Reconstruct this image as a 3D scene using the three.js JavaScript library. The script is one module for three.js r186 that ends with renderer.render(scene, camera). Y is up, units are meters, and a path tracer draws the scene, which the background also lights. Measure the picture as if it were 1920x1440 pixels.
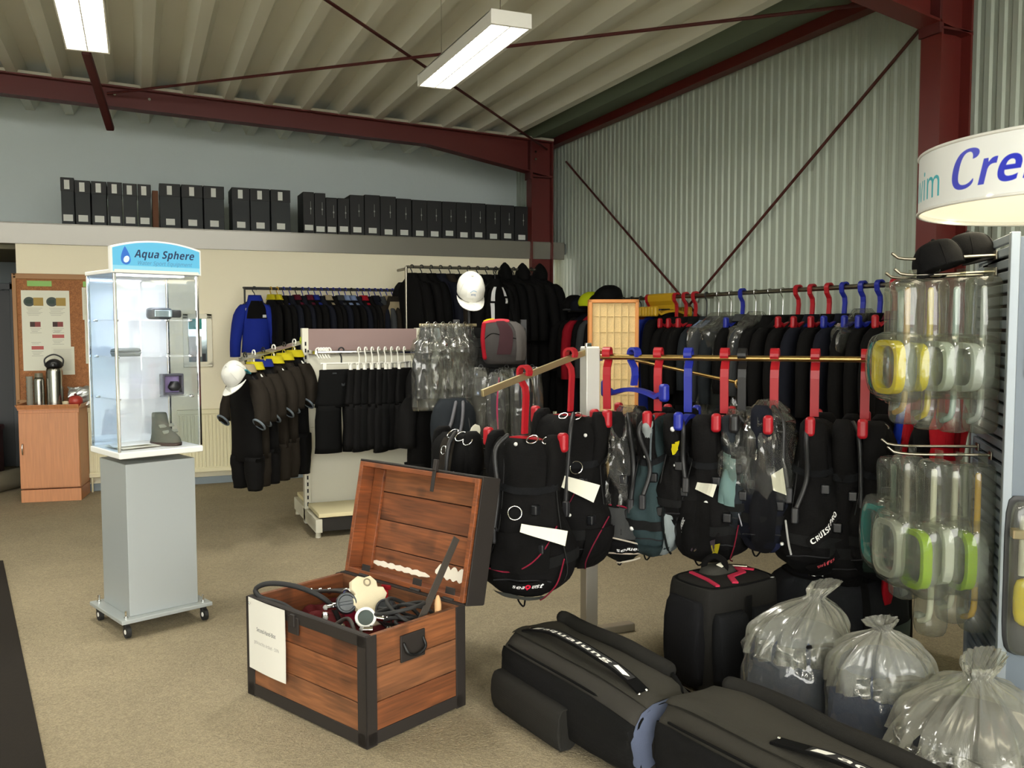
import * as THREE from 'three';
import { RoundedBoxGeometry } from 'three/addons/geometries/RoundedBoxGeometry.js';
import { mergeGeometries } from 'three/addons/utils/BufferGeometryUtils.js';
import { ImprovedNoise } from 'three/addons/math/ImprovedNoise.js';
import { RectAreaLightUniformsLib } from 'three/addons/lights/RectAreaLightUniformsLib.js';

// ---------- camera, sky, exposure ----------
const V = (x, y, z) => new THREE.Vector3(x, y, z);
const scene = new THREE.Scene();
const camera = new THREE.PerspectiveCamera(46.4, 4 / 3, 0.05, 80);
camera.position.set(0, 1.55, 9.3);
camera.up.set(0.026, 0.998, -0.058);
camera.lookAt(V(0, 1.55, 9.3).add(V(0.384, -0.064, -0.921)));
scene.add(camera);
scene.background = new THREE.Color(1.0, 0.99, 0.93);          // overcast daylight outside the shop windows
scene.backgroundIntensity = 3.7;
const renderer = new THREE.WebGLRenderer({ antialias: true });
renderer.shadowMap.enabled = true;
renderer.toneMapping = THREE.LinearToneMapping;
renderer.toneMappingExposure = 2.85;
RectAreaLightUniformsLib.init();
const LAMP = 20.0;                                             // radiance of every fluorescent fitting
const LAMP_COLOR = new THREE.Color(1.0, 0.97, 0.86);
const SIGN_LIGHT = 3.0;

// ---------- helpers ----------
let _seed = 12345;
const rnd = () => { _seed = (_seed + 0x6D2B79F5) | 0; let t = Math.imul(_seed ^ (_seed >>> 15), 1 | _seed); t = (t + Math.imul(t ^ (t >>> 7), 61 | t)) ^ t; return ((t ^ (t >>> 14)) >>> 0) / 4294967296; };
const rr = (a, b) => a + (b - a) * rnd();
const noiser = new ImprovedNoise();
const nz = (x, y, z = 0) => noiser.noise(x + 31.7, y + 11.3, z + 5.1);
const used = {};
const numbered = (n) => { used[n] = (used[n] ?? -1) + 1; return used[n] ? n + '_' + String(used[n]).padStart(3, '0') : n; };
const D2R = Math.PI / 180;
const lerp = (a, b, t) => a + (b - a) * t;
const clamp = (x, a, b) => Math.min(b, Math.max(a, x));
function thing(name, label, category, pos = [0, 0, 0], turn = 0, group) {
  const o = new THREE.Group(); o.name = numbered(name); o.position.set(...pos); o.rotation.y = turn;
  o.userData = { label, category }; if (group) o.userData.group = group;
  scene.add(o); return o;
}
function part(name, geo, mat, parent, label) {
  const g = Array.isArray(geo) ? merge(geo) : geo;
  const m = new THREE.Mesh(g, mat); m.name = name; m.castShadow = m.receiveShadow = true;
  if (label) m.userData.label = label;
  parent.add(m); return m;
}
function solo(name, label, category, geo, mat, pos = [0, 0, 0], turn = 0, group) {
  const m = part(numbered(name), geo, mat, scene); m.position.set(...pos); m.rotation.y = turn;
  m.userData = { label, category }; if (group) m.userData.group = group; return m;
}
function struct(name, geo, mat, label, category) {
  const m = part(name, geo, mat, scene); m.userData.kind = 'structure';
  if (label) m.userData.label = label; if (category) m.userData.category = category; return m;
}
function structGroup(name, label) { const g = new THREE.Group(); g.name = name; g.userData.kind = 'structure'; if (label) g.userData.label = label; scene.add(g); return g; }
function prep(g) {
  let q = g.index ? g.toNonIndexed() : g;
  for (const k of Object.keys(q.attributes)) if (!['position', 'normal', 'uv'].includes(k)) q.deleteAttribute(k);
  if (!q.attributes.normal) q.computeVertexNormals();
  if (!q.attributes.uv) q.setAttribute('uv', new THREE.BufferAttribute(new Float32Array(q.attributes.position.count * 2), 2));
  return q;
}
const merge = (a) => a.length === 1 ? a[0] : mergeGeometries(a.map(prep));
function boxUV(g) {            // uv in metres by dominant normal
  const p = g.attributes.position, n = g.attributes.normal, uv = new Float32Array(p.count * 2);
  for (let i = 0; i < p.count; i++) {
    const ax = Math.abs(n.getX(i)), ay = Math.abs(n.getY(i)), az = Math.abs(n.getZ(i));
    const x = p.getX(i), y = p.getY(i), z = p.getZ(i);
    if (ay >= ax && ay >= az) { uv[2 * i] = x; uv[2 * i + 1] = z; } else if (ax >= az) { uv[2 * i] = z; uv[2 * i + 1] = y; } else { uv[2 * i] = x; uv[2 * i + 1] = y; }
  }
  g.setAttribute('uv', new THREE.BufferAttribute(uv, 2)); return g;
}
// box of w,h,d with its centre at x,y,z
function bx(w, h, d, x = 0, y = 0, z = 0, r = 0.004, seg = 1) {
  r = Math.min(r, w * 0.45, h * 0.45, d * 0.45);
  const g = r > 0 ? new RoundedBoxGeometry(w, h, d, seg, r) : new THREE.BoxGeometry(w, h, d);
  const q = prep(g); q.translate(x, y, z); return boxUV(q);
}
function cyl(r0, r1, h, x, y, z, seg = 16, axis = 'y') {
  const g = new THREE.CylinderGeometry(r0, r1, h, seg); if (axis === 'x') g.rotateZ(Math.PI / 2); if (axis === 'z') g.rotateX(Math.PI / 2);
  g.translate(x, y, z); return g;
}
function tube(pts, r, seg = 8, n, closed = false) {
  const c = new THREE.CatmullRomCurve3(pts.map(p => p.isVector3 ? p : V(...p)), closed);
  const N = n ?? Math.max(2, pts.length * 4);
  const g = new THREE.TubeGeometry(c, N, r, seg, closed);
  if (!closed) {
    const caps = [0, 1].map(t => { const s = new THREE.SphereGeometry(r, seg, 4); s.translate(...c.getPoint(t).toArray()); return s; });
    return merge([g, ...caps]);
  }
  return g;
}
function bar(a, b, r, seg = 10) {              // straight round bar
  const A = V(...a), B = V(...b), L = A.distanceTo(B), g = new THREE.CylinderGeometry(r, r, L, seg);
  g.applyQuaternion(new THREE.Quaternion().setFromUnitVectors(V(0, 1, 0), B.clone().sub(A).normalize()));
  const m = A.add(B).multiplyScalar(0.5); g.translate(m.x, m.y, m.z); return g;
}
function beamBox(a, b, w, h, r = 0.003) {      // square bar from a to b: w across, h up
  const A = V(...a), B = V(...b), L = A.distanceTo(B), g = bx(w, h, L, 0, 0, 0, r);
  const m = new THREE.Matrix4().lookAt(B, A, V(0, 1, 0)); g.applyMatrix4(m); const c = A.add(B).multiplyScalar(0.5); g.translate(c.x, c.y, c.z); return g;
}
function extrude(pts, depth, bevel = 0, holes = []) {
  const s = new THREE.Shape(pts.map(p => new THREE.Vector2(p[0], p[1])));
  for (const h of holes) s.holes.push(new THREE.Path(h.map(p => new THREE.Vector2(p[0], p[1]))));
  return new THREE.ExtrudeGeometry(s, { depth, bevelEnabled: bevel > 0, bevelSize: bevel, bevelThickness: bevel, bevelSegments: 2, curveSegments: 8 });
}
function ribbon(path, w, t) {                  // flat strip: path of [x,y] in the xy plane, width w along z, thickness t
  const n = path.length, L = [], R = [];
  for (let i = 0; i < n; i++) {
    const a = path[Math.max(0, i - 1)], b = path[Math.min(n - 1, i + 1)]; const dx = b[0] - a[0], dy = b[1] - a[1], l = Math.hypot(dx, dy) || 1;
    L.push([path[i][0] - dy / l * t / 2, path[i][1] + dx / l * t / 2]); R.push([path[i][0] + dy / l * t / 2, path[i][1] - dx / l * t / 2]);
  }
  const g = extrude([...L, ...R.reverse()], w); g.translate(0, 0, -w / 2); return g;
}
const cr = (a, b, c, d, t) => 0.5 * ((2 * b) + (-a + c) * t + (2 * a - 5 * b + 4 * c - d) * t * t + (-a + 3 * b - 3 * c + d) * t * t * t);
// loft along y (or any axis after rotation): rings [y, cx, cz, rx, rz, exponent]
function loft(rings, nu = 20, nv = 18, o = {}) {
  const N = rings.length - 1, fold = o.fold ?? 0, fu = o.fu ?? 2, fv = o.fv ?? 3, seed = o.seed ?? 0;
  const ringAt = (v) => {
    const s = clamp(v, 0, 1) * N, i = Math.min(N - 1, Math.floor(s)), t = s - i;
    const g = (k) => rings[clamp(k, 0, N)];
    const out = []; for (let c = 0; c < 6; c++) { const f = (r) => r[c] ?? 2; out.push(o.linear ? lerp(f(g(i)), f(g(i + 1)), t) : cr(f(g(i - 1)), f(g(i)), f(g(i + 1)), f(g(i + 2)), t)); } return out;
  };
  const S = (u, v) => {
    const [y, cx, cz, rx, rz, ex] = ringAt(v); const c = Math.cos(u), s = Math.sin(u), e = 2 / ex;
    let px = Math.sign(c) * Math.pow(Math.abs(c), e) * Math.max(rx, 0.001), pz = Math.sign(s) * Math.pow(Math.abs(s), e) * Math.max(rz, 0.001);
    if (fold) {
      const k = 1 + fold * (nz(c * fu + seed * 7.3, s * fu, v * fv) + 0.42 * nz(c * fu * 2.1 + seed * 3.1, s * fu * 2.1, v * fv * 1.9)) * 1.6; px *= k; pz *= k;
    }
    return V(cx + px, y, cz + pz);
  };
  const pos = [], uv = [], idx = [];
  for (let j = 0; j <= nv; j++) for (let i = 0; i <= nu; i++) { const p = S(i / nu * Math.PI * 2, j / nv); pos.push(p.x, p.y, p.z); uv.push(i / nu, p.y); }
  for (let j = 0; j < nv; j++) for (let i = 0; i < nu; i++) { const a = j * (nu + 1) + i, b = a + 1, c = a + nu + 1, d = c + 1; idx.push(a, b, c, b, d, c); }
  const per = Math.PI * 2 * Math.max(...rings.map(r => (r[3] + r[4]) / 2)); for (let i = 0; i < uv.length; i += 2) uv[i] *= per;
  if (!o.open) for (const j of [0, nv]) {
    const [y, cx, cz] = ringAt(j / nv); const k = pos.length / 3; pos.push(cx, y, cz); uv.push(0, y);
    for (let i = 0; i < nu; i++) { const a = j * (nu + 1) + i; if (j === 0) idx.push(k, a + 1, a); else idx.push(k, a, a + 1); }
  }
  const g = new THREE.BufferGeometry(); g.setAttribute('position', new THREE.Float32BufferAttribute(pos, 3)); g.setAttribute('uv', new THREE.Float32BufferAttribute(uv, 2)); g.setIndex(idx);
  if (rings[0][0] < rings[N][0]) { const ix = g.index.array; for (let i = 0; i < ix.length; i += 3) { const t = ix[i]; ix[i] = ix[i + 2]; ix[i + 2] = t; } }
  g.computeVertexNormals();
  const nrm = g.attributes.normal;                         // weld the seam normals
  for (let j = 0; j <= nv; j++) { const a = j * (nu + 1), b = a + nu; const x = nrm.getX(a) + nrm.getX(b), y = nrm.getY(a) + nrm.getY(b), z = nrm.getZ(a) + nrm.getZ(b), l = Math.hypot(x, y, z) || 1; nrm.setXYZ(a, x / l, y / l, z / l); nrm.setXYZ(b, x / l, y / l, z / l); }
  const out = (u, v) => { const p = S(u, v), e = 1e-3, a = S(u + e, v).sub(p), b = S(u, clamp(v + e, 0, 1)).sub(S(u, clamp(v - e, 0, 1))); const n = a.cross(b).normalize(); const [y, cx, cz] = ringAt(v); if (n.dot(V(p.x - cx, 0, p.z - cz)) < 0) n.negate(); return n; };
  const on = (u, v, off = 0.003) => S(u, v).add(out(u, v).multiplyScalar(off));
  return { g, S, on };
}
// a small sheet that follows a lofted surface. q(s,t) -> [u,v]
function sheet(L, q, off = 0.003, ns = 8, nt = 6, thick = 0.0015) {
  const mk = (d) => { const P = []; for (let j = 0; j <= nt; j++) for (let i = 0; i <= ns; i++) { const [u, v] = q(i / ns, j / nt); P.push(L.on(u, v, d)); } return P; };
  const F = mk(off + thick), Bk = mk(off), pos = [], uv = [], idx = [];
  for (const [P, flip] of [[F, 0], [Bk, 1]]) { const k = pos.length / 3; P.forEach((p, n) => { pos.push(p.x, p.y, p.z); const i = n % (ns + 1), j = (n - i) / (ns + 1); uv.push(i / ns, 1 - j / nt); }); for (let j = 0; j < nt; j++) for (let i = 0; i < ns; i++) { const a = k + j * (ns + 1) + i, b = a + 1, c = a + ns + 1, d = c + 1; if (flip) idx.push(a, b, c, b, d, c); else idx.push(a, c, b, b, c, d); } }
  const g = new THREE.BufferGeometry(); g.setAttribute('position', new THREE.Float32BufferAttribute(pos, 3)); g.setAttribute('uv', new THREE.Float32BufferAttribute(uv, 2)); g.setIndex(idx); g.computeVertexNormals(); return g;
}
function line(L, pts, r = 0.003, off = 0.001) { return tube(pts.map(([u, v]) => L.on(u, v, off)), r, 6, pts.length * 5); }
function torus(R, r, seg = 24, ts = 8) { return new THREE.TorusGeometry(R, r, ts, seg); }
function xf(g, pos = [0, 0, 0], rot = [0, 0, 0], sc = [1, 1, 1]) { g.applyMatrix4(new THREE.Matrix4().compose(V(...pos), new THREE.Quaternion().setFromEuler(new THREE.Euler(...rot)), V(...sc))); return g; }

// ---------- textures ----------
function dataTex(w, h, fn, srgb, repX = 1, repY = 1) {
  const d = new Uint8Array(w * h * 4);
  for (let y = 0; y < h; y++) for (let x = 0; x < w; x++) { const c = fn(x / w, y / h, x, y), i = (y * w + x) * 4; d[i] = clamp(c[0], 0, 255); d[i + 1] = clamp(c[1], 0, 255); d[i + 2] = clamp(c[2], 0, 255); d[i + 3] = 255; }
  const t = new THREE.DataTexture(d, w, h); t.wrapS = t.wrapT = THREE.RepeatWrapping; t.magFilter = THREE.LinearFilter; t.minFilter = THREE.LinearMipmapLinearFilter; t.generateMipmaps = true;
  if (srgb) t.colorSpace = THREE.SRGBColorSpace; t.repeat.set(repX, repY); t.needsUpdate = true; return t;
}
// tileable value noise
function tnoise(x, y, p, s = 0) { const xi = Math.floor(x), yi = Math.floor(y), fx = x - xi, fy = y - yi; const h = (a, b) => { let n = Math.imul(((a % p) + p) % p + 374761 * s, 374761393) + Math.imul(((b % p) + p) % p, 668265263); n = Math.imul(n ^ (n >>> 13), 1274126177); return ((n ^ (n >>> 16)) >>> 0) / 4294967296; }; const u = fx * fx * (3 - 2 * fx), v = fy * fy * (3 - 2 * fy); return lerp(lerp(h(xi, yi), h(xi + 1, yi), u), lerp(h(xi, yi + 1), h(xi + 1, yi + 1), u), v); }
function tn2(x, y, px, py, s = 0) { const xi = Math.floor(x), yi = Math.floor(y), fx = x - xi, fy = y - yi; const h = (a, b) => { let n = Math.imul(((a % px) + px) % px + 77 * s, 374761393) + Math.imul(((b % py) + py) % py + 13 * s, 668265263); n = Math.imul(n ^ (n >>> 13), 1274126177); return ((n ^ (n >>> 16)) >>> 0) / 4294967296; }; const u = fx * fx * (3 - 2 * fx), v = fy * fy * (3 - 2 * fy); return lerp(lerp(h(xi, yi), h(xi + 1, yi), u), lerp(h(xi, yi + 1), h(xi + 1, yi + 1), u), v); }
const grey = (v) => [v, v, v];
const T = {
  carpet: dataTex(1024, 1024, (u, v) => { const f = tnoise(u * 512, v * 512, 512, 1), m = tnoise(u * 128, v * 128, 128, 2), c = tnoise(u * 12, v * 12, 12, 3), k = 0.80 + 0.20 * f + 0.06 * m + 0.05 * (c - 0.5); return [156 * k, 143 * k, 116 * k]; }, true, 0.4, 0.4),
  carpetB: dataTex(256, 256, (u, v) => grey(255 * (0.6 * tnoise(u * 128, v * 128, 128, 5) + 0.4 * tnoise(u * 50, v * 50, 50, 6))), false, 2.5, 2.5),
  fabricB: dataTex(256, 256, (u, v) => { const w = 0.5 + 0.25 * Math.sin(u * 2 * Math.PI * 48) + 0.25 * Math.sin(v * 2 * Math.PI * 48); return grey(255 * (0.5 * w + 0.35 * tnoise(u * 10, v * 10, 10, 4) + 0.15 * tnoise(u * 40, v * 40, 40, 9))); }, false, 5, 5),
  crinkle: dataTex(256, 256, (u, v) => { let s = 0; for (const [f, g, a, k] of [[7, 3, 0.6, 1], [13, 6, 0.28, 2], [20, 15, 0.12, 3]]) s += a * Math.pow(1 - Math.abs(2 * tn2(u * f, v * g, f, g, k) - 1), 2.5); return grey(255 * s); }, false, 1.3, 1),
  wood: dataTex(512, 512, (u, v) => { const g = tn2(u * 8, v * 90, 8, 90, 1) * 0.5 + tn2(u * 5, v * 200, 5, 200, 2) * 0.3 + tn2(u * 4, v * 14, 4, 14, 3) * 0.5, st = tn2(u * 7, v * 7, 7, 7, 8); const k = 0.62 + 0.42 * g - (st > 0.78 ? 0.25 * (st - 0.78) / 0.22 : 0); return [137 * k, 88 * k, 55 * k]; }, true, 1.6, 1.6),
  beech: dataTex(256, 512, (u, v) => { const g = tn2(u * 70, v * 6, 70, 6, 1) * 0.6 + tn2(u * 150, v * 5, 150, 5, 2) * 0.4; const k = 0.93 + 0.12 * g; return [190 * k, 128 * k, 84 * k]; }, true, 1.5, 1.5),
  cork: dataTex(256, 256, (u, v) => { const k = 0.82 + 0.25 * tnoise(u * 90, v * 90, 90, 3) + 0.1 * tnoise(u * 20, v * 20, 20, 4); return [156 * k, 104 * k, 66 * k]; }, true, 2, 2),
  plaster: dataTex(256, 256, (u, v) => grey(255 * (0.5 * tnoise(u * 60, v * 60, 60, 1) + 0.5 * tnoise(u * 14, v * 14, 14, 2))), false, 1, 1),
  steelR: dataTex(256, 64, (u, v) => grey(90 + 60 * tn2(u * 6, v * 60, 6, 60, 2)), false, 0.5, 4),
  weave: dataTex(128, 128, (u, v) => { const a = Math.sin(u * 2 * Math.PI * 16) > 0, b = Math.sin(v * 2 * Math.PI * 16) > 0, k = (a !== b ? 1 : 0.88) * (0.95 + 0.1 * tnoise(u * 32, v * 32, 32, 1)); return [226 * k, 196 * k, 140 * k]; }, true, 9, 9),
};
function canvasTex(w, h, draw) { const c = document.createElement('canvas'); c.width = w; c.height = h; const x = c.getContext('2d'); draw(x, w, h); const t = new THREE.CanvasTexture(c); t.colorSpace = THREE.SRGBColorSpace; t.anisotropy = 8; return t; }

// ---------- materials ----------
const std = (color, roughness = 0.6, o = {}) => new THREE.MeshStandardMaterial({ color, roughness, metalness: 0, ...o });
const phy = (color, roughness = 0.6, o = {}) => new THREE.MeshPhysicalMaterial({ color, roughness, metalness: 0, ...o });
const fab = (color, roughness = 0.85, o = {}) => phy(color, roughness, { specularIntensity: 0.3, bumpMap: T.fabricB, bumpScale: 0.0012, ...o });
const M = {
  carpet: std(0xffffff, 0.97, { map: T.carpet, bumpMap: T.carpetB, bumpScale: 0.004 }),
  cream: std(0xeee6cb, 0.85, { bumpMap: T.plaster, bumpScale: 0.001 }),
  upper: std(0xd6e0df, 0.85, { bumpMap: T.plaster, bumpScale: 0.001 }),
  blueGrey: std(0x6f7678, 0.85), deck: std(0xe2e2d4, 0.55), clad: std(0xacb5a8, 0.42, { metalness: 0.1 }),
  red: std(0x5c1a15, 0.5), redDark: std(0x4c1514, 0.55), rod: std(0x4a1d18, 0.5, {}), eave: std(0x65725f, 0.7),
  steel: std(0xc9c7bf, 0.28, { metalness: 1, roughnessMap: T.steelR }), ledge: std(0x7d7a70, 0.24, { metalness: 0.22 }), chrome: std(0xd8d8d6, 0.12, { metalness: 1 }), brass: std(0xb79a62, 0.3, { metalness: 1 }), rail: std(0x8f8a7c, 0.32, { metalness: 1 }),
  white: std(0xe9e9e4, 0.5), whiteGloss: phy(0xf0f0ea, 0.25, { clearcoat: 0.4 }), paper: std(0xdedccb, 0.85), silverPaint: std(0xa9afaf, 0.45, { metalness: 0.25 }),
  black: std(0x101011, 0.5), blackMatt: std(0x141414, 0.85), blackPlastic: std(0x16171a, 0.35), rubber: std(0x1a1a1a, 0.7), band: std(0x2b2623, 0.65, { metalness: 0.2 }),
  glass: phy(0xffffff, 0.02, { transmission: 1, thickness: 0, ior: 1.5 }), mirror: phy(0xeef3f8, 0.04, { metalness: 0.35 }), sideGlass: phy(0xe6eef6, 0.02, { transmission: 1, thickness: 0, ior: 1.5, specularIntensity: 0.15 }),
  clear: phy(0xf4f8f6, 0.06, { transmission: 1, thickness: 0, ior: 1.5, bumpMap: T.crinkle, bumpScale: 0.003 }),
  film: phy(0xe6e6e0, 0.1, { transmission: 0.95, thickness: 0, ior: 1.6, bumpMap: T.crinkle, bumpScale: 0.022 }),
  milky: phy(0xd8d8cc, 0.16, { transmission: 0.81, thickness: 0, ior: 1.5, bumpMap: T.crinkle, bumpScale: 0.02 }),
  wood: std(0xffffff, 0.6, { map: T.wood, bumpMap: T.wood, bumpScale: 0.002 }), woodLight: std(0xffd9b0, 0.6, { map: T.wood }), beech: std(0xffffff, 0.45, { map: T.beech }), cork: std(0xffffff, 0.95, { map: T.cork, bumpMap: T.cork, bumpScale: 0.002 }),
  weave: std(0xffffff, 0.8, { map: T.weave }), orangeWood: std(0xc8823e, 0.5), mauve: std(0x8d7672, 0.7), shelfCream: std(0xe8dcb0, 0.5), gondola: std(0xd6d3c2, 0.5),
};
const COL = { k: 0x0c0b0b, K: 0x070707, n: 0x14161f, b: 0x17246c, B: 0x1a2a84, g: 0x3a3c3e, G: 0x6c757c, o: 0x231e18, m: 0x4a1022, r: 0x8e1220, y: 0xb4a81c, t: 0x1f7f86, w: 0xd9d9d4, h: 0x94876c, s: 0x6f7fa0, d: 0x22262a, e: 0x2c3a3c };
const fabs = {}; const F = (k) => fabs[k] ??= fab(COL[k] ?? k);
const plas = {}; const P = (c, r = 0.4) => plas[c + '_' + r] ??= std(c, r);
const HANG = { r: P(0xa01420, 0.4), b: P(0x1a2790, 0.4), k: P(0x141416, 0.4), y: P(0xb8901a, 0.4), w: P(0xe8e6de, 0.4), l: P(0xb4c81e, 0.4), c: M.chrome };
// ================= THE ROOM =================
const XW = 4.55, XL = -8.2, ZB = -1.45, ZF = 13;
const roofY = (x) => 3.792 - 0.038 * x;
struct('floor', bx(XW - XL + 0.4, 0.12, ZF - ZB + 5, (XW + XL) / 2, -0.06, (ZF + ZB) / 2 - 2, 0), M.carpet);
// ribbed roof deck, ribs along z
{
  const P0 = [], pitch = 0.37, dep = 0.11;
  for (let x = 4.1; x > XL - 0.3; x -= pitch) { const y = roofY(x); P0.push([x, y + dep], [x - 0.165, y + dep], [x - 0.225, y], [x - 0.31, y]); }
  const th = 0.02, top = P0.map(p => [p[0], p[1] + th]).reverse(); const g = extrude([...P0, ...top], ZF - ZB + 0.3); g.translate(0, 0, ZB - 0.15); struct('ceiling', prep(g), M.deck);
  const cap = extrude([[XL - 0.4, roofY(XL) + 0.16], [4.8, roofY(4.8) + 0.17], [4.8, roofY(4.8) + 0.3], [XL - 0.4, roofY(XL) + 0.3]], ZF - ZB + 0.6); cap.translate(0, 0, ZB - 0.3); struct('ceiling_insulation', prep(cap), M.blueGrey);
}
// corrugated metal wall on the right, 
{
  const seg = (z0, z1, y0, y1) => { const p = [], pit = 0.088; for (let z = z0; z < z1 - 0.001; z += pit) { const q = (dx) => Math.min(z + dx, z1); p.push([q(0), 0], [q(0.034), 0], [q(0.048), 0.011], [q(0.074), 0.011]); } p.push([z1, 0], [z1, 0.06], [z0, 0.06]); const g = extrude(p, y1 - y0); g.rotateX(-Math.PI / 2); /* shape x->x, y->-z, depth->y */ const h = prep(g); h.applyMatrix4(new THREE.Matrix4().makeRotationY(-Math.PI / 2)); h.translate(XW, y0, 0); return h; };
  struct('wall_right', [seg(ZB - 0.2, ZF, 0, 3.9)], M.clad);
}
struct('wall_left', bx(0.2, 4.6, ZF + 5, XL - 0.1, 2.2, ZF / 2 - 2, 0), M.upper);
struct('wall_front', [bx(XW - XL + 0.4, 0.35, 0.2, (XW + XL) / 2, 0.175, ZF + 0.1, 0), bx(XW - XL + 0.4, 1.4, 0.2, (XW + XL) / 2, 4.25, ZF + 0.1, 0), bx(0.9, 3.4, 0.2, -7.85, 2, ZF + 0.1, 0), bx(0.9, 3.4, 0.2, 4.2, 2, ZF + 0.1, 0)], M.upper);
{ const G = structGroup('window_3'); for (let i = 0; i < 5; i++) part('window_pane', bx(2.16, 3.2, 0.012, -6.32 + i * 2.24, 1.95, ZF + 0.05, 0), M.glass, G); const fr = [bx(11.2, 0.06, 0.1, -1.84, 0.38, ZF + 0.06), bx(11.2, 0.06, 0.1, -1.84, 3.52, ZF + 0.06)]; for (let i = 0; i < 6; i++) fr.push(bx(0.06, 3.2, 0.1, -7.43 + i * 2.236, 1.95, ZF + 0.06)); part('window_frame', fr, M.white, G); }
struct('pavement', bx(60, 0.1, 30, 0, -0.15, ZF + 15.3, 0), std(0x8a8780, 0.9));
// upper back wall, behind the flat roof of the low back room
struct('wall_back_upper', bx(4.7 - XL, 1.9, 0.15, (4.7 + XL) / 2, 3.35, ZB - 0.075, 0), M.upper);
struct('wall_back_corner', bx(0.4, 2.4, 0.1, 4.45, 1.2, -0.35, 0), M.upper);
struct('low_room_roof', bx(4.55 - XL, 0.12, 1.5, (4.55 + XL) / 2, 2.43, -0.76, 0), M.blueGrey);
// cream partition below, with an opening on the far left
struct('wall_back', [bx(5.15, 2.32, 0.14, -1.005 + 5.15 / 2, 1.16, -0.07, 0)], M.cream);
struct('wall_back_left', [bx(5.2, 2.32, 0.14, -5.5, 1.16, -0.07, 0)], M.cream);
struct('trim_1', [xf(bx(4.52 - XL, 0.185, 0.02, 0, 0, 0, 0.003), [(4.52 + XL) / 2, 2.402, 0.016], [0.06, 0, 0]), bx(4.52 - XL, 0.012, 0.16, (4.52 + XL) / 2, 2.498, -0.06, 0.003)], M.ledge);
// passage behind the opening
struct('passage_ceiling', bx(7.2, 0.06, 4, -4.6, 2.30, -2.15, 0), std(0x6f6a55, 0.8));
struct('passage_wall_back', bx(7.2, 2.4, 0.1, -4.6, 1.15, -2.1, 0), M.blueGrey);
struct('passage_wall_right', bx(0.1, 2.3, 2.1, -0.94, 1.15, -1.2, 0), std(0x6a6c66, 0.85));
{ const G = structGroup('door_1', 'dark grey door at the back of the passage'); part('door_leaf', bx(0.86, 1.95, 0.05, -1.72, 0.98, -2.02, 0.004), std(0x272a2b, 0.5), G); part('door_frame', [bx(0.07, 2.05, 0.08, -1.26, 1.02, -2.03), bx(1.0, 0.07, 0.08, -1.72, 2.0, -2.03)], std(0x3c4043, 0.5), G); }
struct('baseboard_back', bx(5.1, 0.07, 0.02, 1.56, 0.035, 0.01, 0.004), std(0x7f8a90, 0.6));

// ----- steel frame -----
function iBeam(h, b, tf, tw) { return [[-b / 2, 0], [b / 2, 0], [b / 2, tf], [tw / 2, tf], [tw / 2, h - tf], [b / 2, h - tf], [b / 2, h], [-b / 2, h], [-b / 2, h - tf], [-tw / 2, h - tf], [-tw / 2, tf], [-b / 2, tf]]; }
function recentre(g, x, z) { g.computeBoundingBox(); const b = g.boundingBox; g.translate(x - (b.min.x + b.max.x) / 2, 0, z - (b.min.z + b.max.z) / 2); }
function frame(z, n, xc, dp) {
  const G = structGroup(n === 1 ? 'steel_frame_1' : 'steel_frame_2', 'dark red steel portal frame');
  // column: flanges face the room, web in the frame plane
  const c = extrude(iBeam(dp, 0.145, 0.014, 0.01), 3.6); c.rotateX(-Math.PI / 2); const cg = prep(c); cg.rotateY(Math.PI / 2); cg.translate(0, 0, 0); recentre(cg, xc, z); part('column', cg, M.red, G);
  // rafter with haunch, web facing z
  const y0 = 4.4, yt = (x) => roofY(x) - 0.008, bot = (x) => x > 2.9 ? yt(x) - 0.195 - 0.17 * (x - 2.9) / 1.2 : yt(x) - 0.195;
  const xs = [xc + dp / 2, xc - dp / 2, 2.9, -1, -4.2, XL]; const side = (d) => extrude([...xs.map(x => [x, yt(x) - d]), ...[...xs].reverse().map(x => [x, bot(x) + d])], 0.012);
  const web = side(0.001); web.translate(0, 0, z - 0.006);
  const fl = (f, s) => { const p = [...xs.map(x => [x, f(x)]), ...[...xs].reverse().map(x => [x, f(x) + s * 0.014])]; const g = extrude(s > 0 ? p.reverse() : p, 0.15); g.translate(0, 0, z - 0.075); return g; };
  part('rafter', [web, fl(yt, -1), fl(bot, 1)], M.red, G);
  part('end_plate', [bx(0.018, 0.42, 0.15, xc - dp / 2 - 0.01, 3.4, z, 0.002), bx(dp, 0.014, 0.15, xc, 3.22, z, 0.002)], M.redDark, G);
  for (const [x, y] of [[xc - 0.06, 3.5], [xc - 0.06, 3.42], [-0.14, 3.72], [0.16, 3.7]]) part('bolt', cyl(0.014, 0.014, 0.02, x, y, z + 0.012, 6, 'z'), M.steel, G);
  const p = [...xs.map(x => [x, yt(x)]), ...[...xs].reverse().map(x => [x, yt(x) + 0.025])]; const sg = extrude(p.reverse(), 0.17); sg.translate(0, 0, z - 0.085); part('packing_strip', sg, P(0xbcb9a8, 0.7), G);
}
frame(0.0, 1, 4.222, 0.265); frame(5.418, 2, 4.32, 0.24);
struct('eave_beam', [bx(0.1, 0.1, 14, 4.47, 3.655, 6.1, 0.003)], M.red);
{ const g = extrude([[4.0, 3.735], [4.1, 3.632], [4.52, 3.705], [4.52, 3.9], [4.0, 3.9]], 13.9); g.translate(0, 0, ZB - 0.1); struct('eave_soffit', prep(g), M.eave); }
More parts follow.
